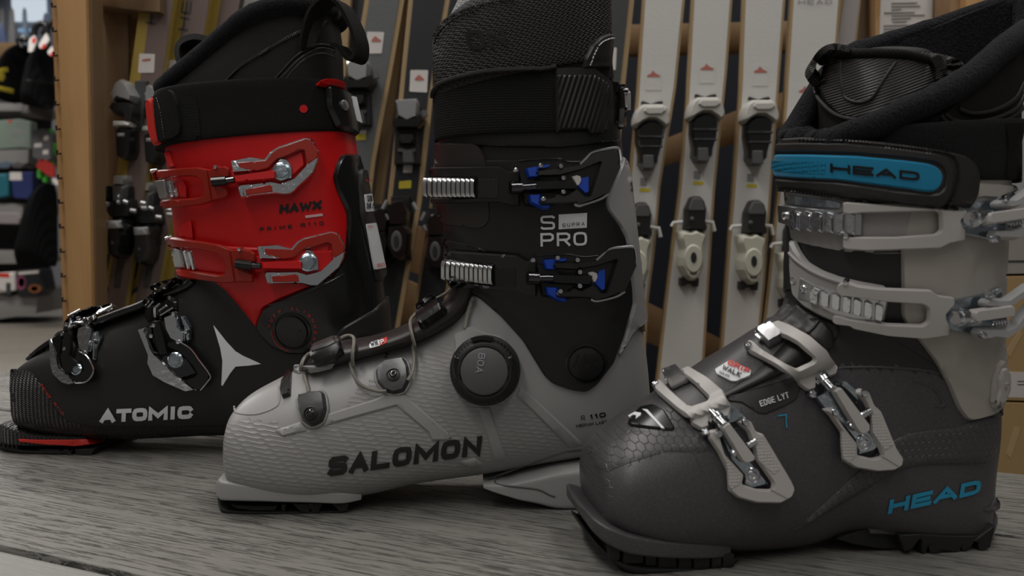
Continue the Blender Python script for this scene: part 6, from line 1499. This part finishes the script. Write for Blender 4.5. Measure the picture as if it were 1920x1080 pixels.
# -- yellow and brown skis at the left
GY = 'yellow and brown skis at the left'
for i, (lab, Y, L, R_) in enumerate((
    ('yellow and brown ski nearest the left post of the rack', 1.40, [(264, 0), (246, 130), (217, 340), (178, 575)], [(327, 0), (308, 130), (276, 330), (236, 575)]),
    ('yellow and brown ski beside the liner of the left boot', 1.43, [(328, 0), (304, 140), (272, 330), (232, 575)], [(394, 0), (372, 140), (338, 330), (292, 575)]),
    ('brown ski above the left boot, third from the left post', 1.46, [(397, 0), (380, 90), (350, 260)], [(452, 0), (436, 90), (410, 260)]))):
    add, tub, root = ski(lab, Y, L, R_, SKB, YEL if i < 2 else SKK, GY, 1, .34, YEL)
    Mi = Matrix.Translation(-root.location)
    if i < 2:
        dx = i * 64; dy = i * 12
        gg = LW(Y - .003)
        vs, fs = text_mesh(gg, 'HEAD', (291 + dx - i * 3, 46 + dy), (308 + dx - i * 3, -72 + dy), 17, wt=.17, gap=.3, down=(-1, -.14))
        par(obj('lettering', vs, fs, SKD, None, smooth=False, label='HEAD reading upwards'), root, Mi)
        dl = i * 56; el = i * 12
        add('shop_label', [(263 + dl, 101 + el), (292 + dl, 102 + el), (290 + dl, 137 + el), (260 + dl, 137 + el)], LAB, .0025, .0005, 0, label='white label')
        add('label_print', [(268 + dl, 112 + el), (284 + dl, 110 + el), (284 + dl, 114 + el), (268 + dl, 116 + el)], LRD, .0032, .0003, 0)
        k = lambda P: [(x / 2 + i * 52, y / 2 + i * 9) for x, y in P]
        add('toe_plate', k([(512, 305), (562, 305), (556, 400), (540, 470), (470, 600), (460, 560), (520, 420)]), SKD, .003, .008, 2)
        add('toe_jaw', k([(438, 415), (455, 388), (525, 388), (540, 430), (535, 470), (500, 470), (490, 432), (460, 440)]), BLK, .010, .026, 4)
        add('toe_head', k([(468, 322), (490, 307), (512, 325), (538, 370), (528, 396), (495, 386), (448, 387), (448, 368)]), SLV, .020, .020, 4, label='silver toe head')
        add('toe_body', k([(462, 480), (525, 480), (526, 570), (516, 600), (490, 606), (468, 596), (464, 560)]), BLKG, .008, .026, 4)
        add('toe_bar', k([(458, 462), (526, 462), (523, 484), (458, 484)]), WBP, .030, .006, 3, label='white bar')
        add('toe_mark', k([(474, 506), (504, 506), (502, 522), (476, 522)]), SLV, .033, .002, 1)
    if i < 2:
        for P in ([(196 + i * 56, 478), (210 + i * 56, 474), (200 + i * 56, 520), (190 + i * 56, 530)], [(222 + i * 56, 480), (236 + i * 56, 480), (226 + i * 56, 540), (214 + i * 56, 540)]):
            add('zigzag_print', P, SKD, .0026, .0003, 0)
        add('zigzag_print', [(x + i * 54, y) for x, y in [(190, 548), (205, 536), (206, 545), (196, 552), (190, 568), (184, 580), (180, 580)]], SKD, .0026, .0003, 0)
kk = K(170, 280, 3.6)
def lheel(add, tub, dx, dy, pad=True):
    k = lambda P: [(x + dx, y + dy) for x, y in kk(P)]
    add('heel_plate', k([(200, 250), (300, 250), (310, 600), (220, 620)]), BLK, .003, .010, 2)
    add('heel_post', k([(190, 240), (285, 240), (270, 360), (250, 380), (196, 370)]), GRB, .008, .020, 3)
    if pad: add('heel_label', k([(202, 180), (284, 180), (286, 215), (272, 250), (200, 248)]), SLV, .010, .020, 3, label='pale square pad')
    add('brake_pedal', k([(84, 250), (168, 250), (170, 300), (180, 330), (150, 362), (100, 330)]), BLK, .020, .012, 3)
    add('heel_tower', k([(180, 350), (260, 330), (320, 340), (340, 450), (300, 470), (200, 470), (170, 420)]), BLKG, .012, .028, 4)
    add('heel_housing', k([(196, 460), (306, 455), (320, 500), (300, 560), (302, 640), (285, 710), (240, 742), (195, 700), (190, 600)]), BLKG, .014, .036, 6)
    add('heel_strip', k([(204, 482), (300, 482), (298, 532), (210, 535)]), SLV, .050, .002, 2, label='silver strip')
    add('housing_hole', k(circ(240, 632, 13, 16, 12)), RUB, .050, .001, 1)
    for a, b in (((186, 320), (196, 322)), ((180, 356), (198, 358)), ((222, 350), (250, 362)), ((270, 412), (306, 418)), ((96, 368), (122, 372)), ((340, 360), (372, 368)), ((345, 395), (380, 398))):
        tub('brake_arm', k([a, b]), .0036, SLV, .045)
add, tub, root = ski('brown ski at the foot of the rack, half behind the left post', 1.47, [(232, 200), (200, 400), (170, 575)], [(262, 200), (240, 400), (205, 575)], SKB, SKK, GY, 1, .4, YEL)
lheel(add, tub, -46, -4, False)
lab0 = [o for o in bpy.data.objects if o.get('label') == 'yellow and brown ski nearest the left post of the rack'][0]
lab1 = [o for o in bpy.data.objects if o.get('label') == 'yellow and brown ski beside the liner of the left boot'][0]
lheel(root_add[lab0.name][0], root_add[lab0.name][1], 0, 0); lheel(root_add[lab1.name][0], root_add[lab1.name][1], 48, 12)

# ------------------------------------------------------------------ left of the rack: hats and packets on a display stand
def thing(name, label, cat, Y, px, group=None):
    p = at(px[0], px[1], Y); o = empty(name, label, cat, p, 0, group); return o, Matrix.Translation(-o.location)
YS = 5.95
stand = empty('display_stand', 'grey metal shop display stand at the far left', 'stand', (at(-40, 590, YS).x, YS, FLZ)); Ms = Matrix.Translation(-stand.location)
SHG = M_('shelf_grey', (.23, .22, .21), .5); SHD = M_('dark_stand_panel', (.045, .042, .045), .7)
par(wp('back_panel', YS + .50, [(-260, 165), (95, 175), (92, 584), (-260, 590)], .02, SHD, None), stand, Ms)
for P in ([(-260, 190), (52, 194), (50, 208), (-260, 206)], [(-260, 285), (54, 280), (52, 306), (-260, 312)], [(-260, 378), (42, 382), (42, 402), (-260, 400)], [(-260, 468), (40, 470), (60, 486), (58, 494), (-260, 497)]):
    par(wp('shelf', YS, P, .48, SHG, None), stand, Ms)
par(wp('base', YS, [(-260, 556), (20, 556), (70, 545), (68, 588), (0, 598), (-260, 612)], .48, SHG, None), stand, Ms)
BNY = M_('black_beanie_knit', (.005, .005, .0055), .9, spec=.15, kind='rib', sc_=18, st=.4, d=.008, rot=(0, R(80), 0))
def blob(name, Y, keys, mat, lab, cat, group=None, w=.17):
    fr = WF(Y); vs, fs = sleeve(fr, [(a, b, c, d, e * w, 2.3, 2.3, .5) for a, b, c, d, e in keys], nt=4, na=32)
    c = sum(vs, V((0, 0, 0))) / len(vs); base = V((c.x, c.y, min(v.z for v in vs)))
    root = empty(name, lab, cat, fr.M @ base, 0, group); o = obj('body', [fr.M @ v for v in vs], fs, mat); par(o, root, Matrix.Translation(-root.location)); return root, Surf(fr, [(vs, fs)])
def tagon(root, g, name, P, mat, th=.002, **k):
    fr = g.fr; vs, fs = patch_mesh(g, P, th=th, bev=1, res=6); return par(obj(name, [fr.M @ v for v in vs], fs, mat, **k), root, Matrix.Translation(-root.location))
YLK = M_('yellow_knit', (.42, .33, .02), .8)
r, g = blob('beanie', 5.7, [(-2, 184, 28, 196, .5), (-8, 165, 42, 188, .9), (-10, 140, 46, 165, 1), (0, 115, 52, 135, 1), (18, 97, 56, 110, .9), (36, 88, 56, 92, .6), (46, 85, 54, 86, .2)], BNY, 'black beanie with yellow bands, furthest left on the top shelf', 'hat', 'hanging black beanies')
tagon(r, g, 'yellow_band', [(-6, 160), (26, 167), (25, 176), (-8, 168)], YLK); tagon(r, g, 'yellow_emblem', [(-2, 128), (14, 126), (16, 134), (8, 136), (10, 146), (4, 153), (-2, 150)], YLK, label='yellow emblem')
r, g = blob('beanie', 6.05, [(24, 190, 40, 196, .5), (24, 170, 50, 180, .9), (28, 145, 58, 155, 1), (42, 115, 68, 125, .9), (60, 100, 72, 105, .4)], BNY, 'black beanie with yellow patches behind the large plain black one', 'hat', 'hanging black beanies')
tagon(r, g, 'yellow_patch', [(28, 142), (40, 142), (40, 150), (28, 150)], YLK); tagon(r, g, 'yellow_patch', [(25, 158), (36, 158), (35, 166), (26, 165)], YLK); tagon(r, g, 'yellow_patch', [(24, 170), (36, 171), (35, 182), (24, 180)], YLK)
r, g = blob('beanie', 5.65, [(42, 196, 100, 206, .6), (38, 178, 104, 190, .95), (42, 150, 106, 160, 1), (52, 120, 104, 130, 1), (70, 98, 102, 104, .8), (84, 88, 98, 92, .4)], BNY, 'large plain black beanie hanging beside the rack post', 'hat', 'hanging black beanies')
tagon(r, g, 'cuff_fold', [(44, 148), (104, 156), (104, 159), (44, 151)], BLK)
r, g = blob('beanie', 5.65, [(30, 492, 104, 500, .5), (28, 465, 108, 480, .9), (36, 430, 108, 440, 1), (46, 390, 107, 400, 1), (62, 360, 106, 365, .8), (80, 344, 102, 346, .4)], BNY, 'black beanie hanging low beside the rack post', 'hat', 'hanging black beanies')
r, g = blob('beanie', 5.8, [(44, 196, 100, 208, .7), (40, 212, 100, 222, .75), (50, 218, 98, 226, .3)], M_('grey_hat_rim', (.13, .12, .11), .9), 'grey-rimmed hat tucked below the large plain beanie', 'hat')
# tags, packets
def slab(name, Y, P, depth, mat, lab, cat, extra=(), group=None, bev=2):
    r, Mi = thing(name, lab, cat, Y, P[0], group)
    par(wp('body', Y, rnd(P, 3), depth * 2.5, mat, None, bev=bev, th=.010, res=14), r, Mi)
    for n, Q, m in extra: par(patch(n, LW(Y), rnd(Q, 1), m, None, off=.010, th=.0016, bev=0, res=12), r, Mi)
    return r
MNT = M_('mint_plastic', (.21, .26, .22), .35); DBL = M_('dark_blue_fabric', (.015, .025, .12), .6); TEAL = M_('teal_fabric', (.01, .12, .16), .6)
slab('packet', YS, [(-4, 226), (38, 223), (58, 228), (60, 280), (40, 278), (-4, 281)], .03, MNT, 'pale mint packet with small print on the upper shelf', 'packet', [('print', [(26, 243), (46, 243), (44, 247), (24, 247)], INK), ('print', [(20, 249), (50, 249), (50, 252), (20, 252)], INK), ('red_mark', [(18, 226), (24, 225), (22, 231), (17, 231)], REDL), ('print', [(22, 265), (50, 264), (50, 267), (22, 268)], INK)])
slab('packet', YS - .03, [(20, 324), (62, 322), (62, 362), (54, 374), (26, 372)], .03, DBL, 'dark blue packet with a pale label on the middle shelf', 'packet', [('label', [(20, 323), (42, 323), (43, 338), (20, 338)], LAB)])
slab('packet', YS - .03, [(-6, 326), (17, 325), (17, 368), (-6, 372)], .03, TEAL, 'teal packet at the left frame edge on the middle shelf', 'packet')
slab('box', YS - .03, [(-10, 512), (28, 510), (30, 545), (-10, 550)], .10, LAB, 'white box with a red and orange mark on the lowest shelf', 'box', [('red_mark', [(-8, 512), (18, 512), (20, 520), (-8, 519)], REDL), ('window', [(13, 530), (22, 530), (22, 552), (13, 552)], SKD)])
slab('goggle_case', YS - .03, [(31, 507), (76, 505), (84, 545), (70, 556), (34, 556)], .06, SKK, 'black case with blue, pink and orange rings on the lowest shelf', 'case',
     [('ring', circ(41, 530, 9, 14, 14), M_('pink_ring', (.25, .06, .12), .5)), ('ring_centre', circ(42, 529, 6, 9, 12), M_('blue_ring', (.05, .07, .22), .5)), ('ring', circ(67, 541, 12, 8, 14), M_('orange_ring', (.30, .10, .03), .5)), ('ring_centre', circ(66, 541, 7, 5, 12), M_('violet_ring', (.06, .02, .09), .5)), ('label', [(36, 510), (74, 507), (74, 512), (36, 515)], LAB)])
slab('gloves', YS - .03, [(-8, 398), (34, 399), (40, 408), (36, 421), (-8, 420)], .06, M_('pale_glove', (.25, .22, .22), .7), 'pale crumpled gloves on the lower middle shelf', 'gloves')
slab('goggles', YS - .03, [(-6, 306), (18, 302), (22, 312), (14, 316), (-6, 316)], .04, M_('mirror_lens', (.25, .32, .42), .15, .7), 'mirrored goggles at the left frame edge', 'goggles')
slab('goggles', YS - .03, [(22, 308), (34, 303), (46, 308), (44, 315), (24, 315)], .04, M_('grey_lens', (.2, .19, .18), .2, .6), 'grey goggles beside the mirrored pair', 'goggles')
slab('sock_pack', YS - .15, [(60, 248), (82, 240), (98, 252), (96, 300), (78, 306), (62, 296)], .05, M_('dull_grey_fabric', (.10, .095, .10), .8), 'grey sock pack hanging beside the mint packet', 'packet', [('pale_patch', [(66, 270), (80, 268), (80, 276), (66, 277)], LAB), ('pale_patch', [(82, 282), (92, 281), (92, 289), (82, 290)], LAB), ('pale_patch', [(84, 256), (92, 254), (92, 262), (84, 264)], LAB)])  # small flat patches in the white label colour on the pack
GRN = M_('bright_green_webbing', (.06, .36, .04), .5)
for i, P in enumerate(([(88, 243), (97, 241), (99, 252), (90, 254)], [(98, 268), (105, 268), (97, 312), (91, 310)], [(70, 318), (79, 316), (78, 336), (70, 334)], [(84, 326), (92, 328), (88, 344), (79, 341)])):
    slab('webbing_strap', YS - .12, P, .01, GRN, ['short green webbing end nearest the top', 'long green strap beside the post', 'green strap below the red tag, left', 'green strap below the red tag, right'][i], 'strap', group='green straps')
slab('price_tag', YS - .15, [(78, 296), (90, 302), (103, 312), (104, 333), (92, 330), (68, 312)], .003, M_('red_tag', (.34, .02, .015), .5), 'crumpled red price tag hanging by the post', 'tag', bev=0)
slab('price_tag', 5.45, [(98, 336), (104, 334), (112, 346), (106, 348)], .003, LAB, 'small white tag above the low black beanie', 'tag', bev=0)
for i, P in enumerate(([(56, 74), (66, 66), (70, 78), (62, 98), (54, 98)], [(74, 84), (88, 62), (94, 76), (84, 88), (76, 92)], [(90, 98), (99, 86), (104, 104), (94, 104)])):
    slab('hat_tag', 5.5, P, .003, LAB, ['grey and red hat tag, left one above the beanies', 'grey and red hat tag, middle one above the beanies', 'grey and red hat tag nearest the post'][i], 'tag', [('red_mark', [(P[0][0] + 6, P[0][1] - 2 + (4 if i else 0)), (P[0][0] + 13, P[0][1] - 2), (P[0][0] + 12, P[0][1] + 7), (P[0][0] + 6, P[0][1] + 8)], REDL)], group='hat tags', bev=0)
for i, P in enumerate(([(66, 95), (64, 60), (72, 46), (82, 44), (86, 56), (80, 66)], [(90, 92), (88, 60), (92, 46), (98, 42)], [(40, 90), (36, 78), (42, 72), (50, 76)])):
    o = tube('hanger_hook', [at(x, y, 5.65) for x, y in cr(P, 4)], .02, BLKG, None, n=8)
    tag(o, ['black plastic hanger hook above the beanies, widest loop', 'black plastic hanger hook touching the post', 'short black hanger hook above the first beanie'][i], 'hook', 'hat hangers')
# far end of the shop: window, small blue lights, glowing ski glint, boards on the wall
structure(bbox('window_1', (at(22, 20, 9.6).x, at(86, 20, 9.6).x, 9.6, 9.62, at(30, 40, 9.6).z, at(30, -60, 9.6).z), glow('daylight_window', (.80, .9, 1), 1.7), None, 0))
structure(bbox('trim_1', (at(-200, 20, 9.63).x, at(120, 20, 9.63).x, 9.64, 9.68, at(30, 90, 9.6).z, at(30, -120, 9.6).z), M_('pale_blue_wall', (.24, .27, .34), .7), None, 0))
for i, (x, y0, y1, w, c) in enumerate(((4, 12, 60, 9, (.05, .05, .055)), (22, 12, 62, 9, (.10, .10, .10)), (46, 12, 60, 8, (.07, .14, .22)), (86, 22, 60, 10, (.03, .05, .16)), (2, 40, 78, 14, (.01, .03, .10)))):
    Y = 8.9 if i != 4 else 8.6; P = [(x - w * .5, 548), (x - w * .6, y1), (x - w * .5, y0 + 8), (x - w * .1, y0), (x + w * .35, y0 + 8), (x + w * .7, y1), (x + w * .8, 548)]
    o = wp('snowboard', Y, rnd(P, 4), .01, M_('board_%d' % i, c, .4), None, res=20)
    tag(o, ['dark snowboard at the far left wall, leftmost tip', 'grey snowboard tip beside the bright window', 'blue snowboard tip in front of the bright window', 'deep blue board tip close to the rack post', 'navy board lower at the left frame edge'][i], 'snowboard', 'boards at the far wall')
for i, x in enumerate((39, 60)):
    o = wp('wall_lamp', 8.7, rnd([(x - 6, 53), (x + 6, 53), (x + 6, 60), (x - 6, 60)], 3), .02, glow('blue_lamp_%d' % i, (.35, .65, 1), .9), None, res=8)
    tag(o, ['small blue light, left of the pair, above the hats', 'small blue light, right of the pair, above the hats'][i], 'lamp', 'small blue lights')
o = wp('counter', 7.6, [(-300, 74), (36, 80), (58, 96), (58, 130), (-300, 126)], .3, WOODX, None, res=60); tag(o, 'wooden counter edge far behind the hats', 'counter')
o = wp('ski_glint', 1.9, [(399, -30), (412, -30), (411, 19), (400, 19)], .01, glow('cool_glint', (.6, .95, 1), 1.6), None, res=12); tag(o, 'glowing strip added for a cool reflection of light on a ski', 'lamp')  # emissive strip added where light reflects off a ski

# ------------------------------------------------------------------ right edge: slat wall and boxes
structure(bbox('wall_1', (at(1880, 100, 2.0).x, at(2300, 100, 2.0).x, 2.0, 2.05, FLZ, 1.4), M_('white_slat_wall', (.36, .36, .36), .6), None, 0))
o = wp('slat_strip', 1.97, [(1886, 20), (2100, 16), (2100, 21), (1886, 25)], .01, M_('dark_red_strip', (.05, .012, .012), .5), None); tag(o, 'dark red strip on the white slat wall', 'strip'); 
CARD = M_('brown_cardboard', (.44, .29, .13), .75, var=.06); CARDP = M_('cardboard_print', (.50, .345, .18), .75)
XB = 1.12
def carton(P, lab, extra=(), mat=CARD):
    r, Mi = thing('cardboard_box', lab, 'box', XB, P[0], 'boxes at the right edge')
    par(wp('body', XB, P, .24, mat, None, res=40), r, Mi)
    for n, Q, m in extra: par(patch(n, LW(XB), rnd(Q, 1), m, None, off=.001, th=.0005, bev=0, res=14), r, Mi)
carton([(1800, 752), (2150, 762), (2150, 1130), (1800, 1130)], 'brown cardboard box at the bottom of the stack by the bench', [('print', [(1886, 850), (1902, 800), (1912, 802), (1894, 860)], CARDP)])
carton([(1800, 520), (2150, 512), (2150, 758), (1800, 748)], 'brown cardboard box with a white label, middle of the stack', [('label', [(1800, 694), (2100, 703), (2100, 751), (1800, 742)], LAB), ('print_lines', [(1906, 714), (1930, 714), (1930, 716), (1906, 716)], INK), ('print_lines', [(1906, 720), (1930, 720), (1930, 722), (1906, 722)], LRD), ('print', [(1884, 716), (1894, 716), (1894, 720), (1884, 720)], INK), ('print', [(1884, 660), (1912, 618), (1916, 626), (1892, 670)], CARDP)])
carton([(1800, 405), (2150, 398), (2150, 508), (1800, 516)], 'white lidded box on top of the cardboard stack', [('lid_gap', [(1800, 489), (2100, 486), (2100, 490), (1800, 493)], SKD), ('lid_edge', [(1884, 430), (1916, 428), (1916, 444), (1884, 446)], CARDP)], M_('white_carton', (.36, .335, .30), .6))
# soles rest on the bench: nothing of a boot reaches below its top
for _b in (SB, AB, HB):
    for _c in _b.children_recursive:
        if _c.type == 'MESH':
            for _v in _c.data.vertices:
                if _v.co.z < .0004: _v.co.z = .0004
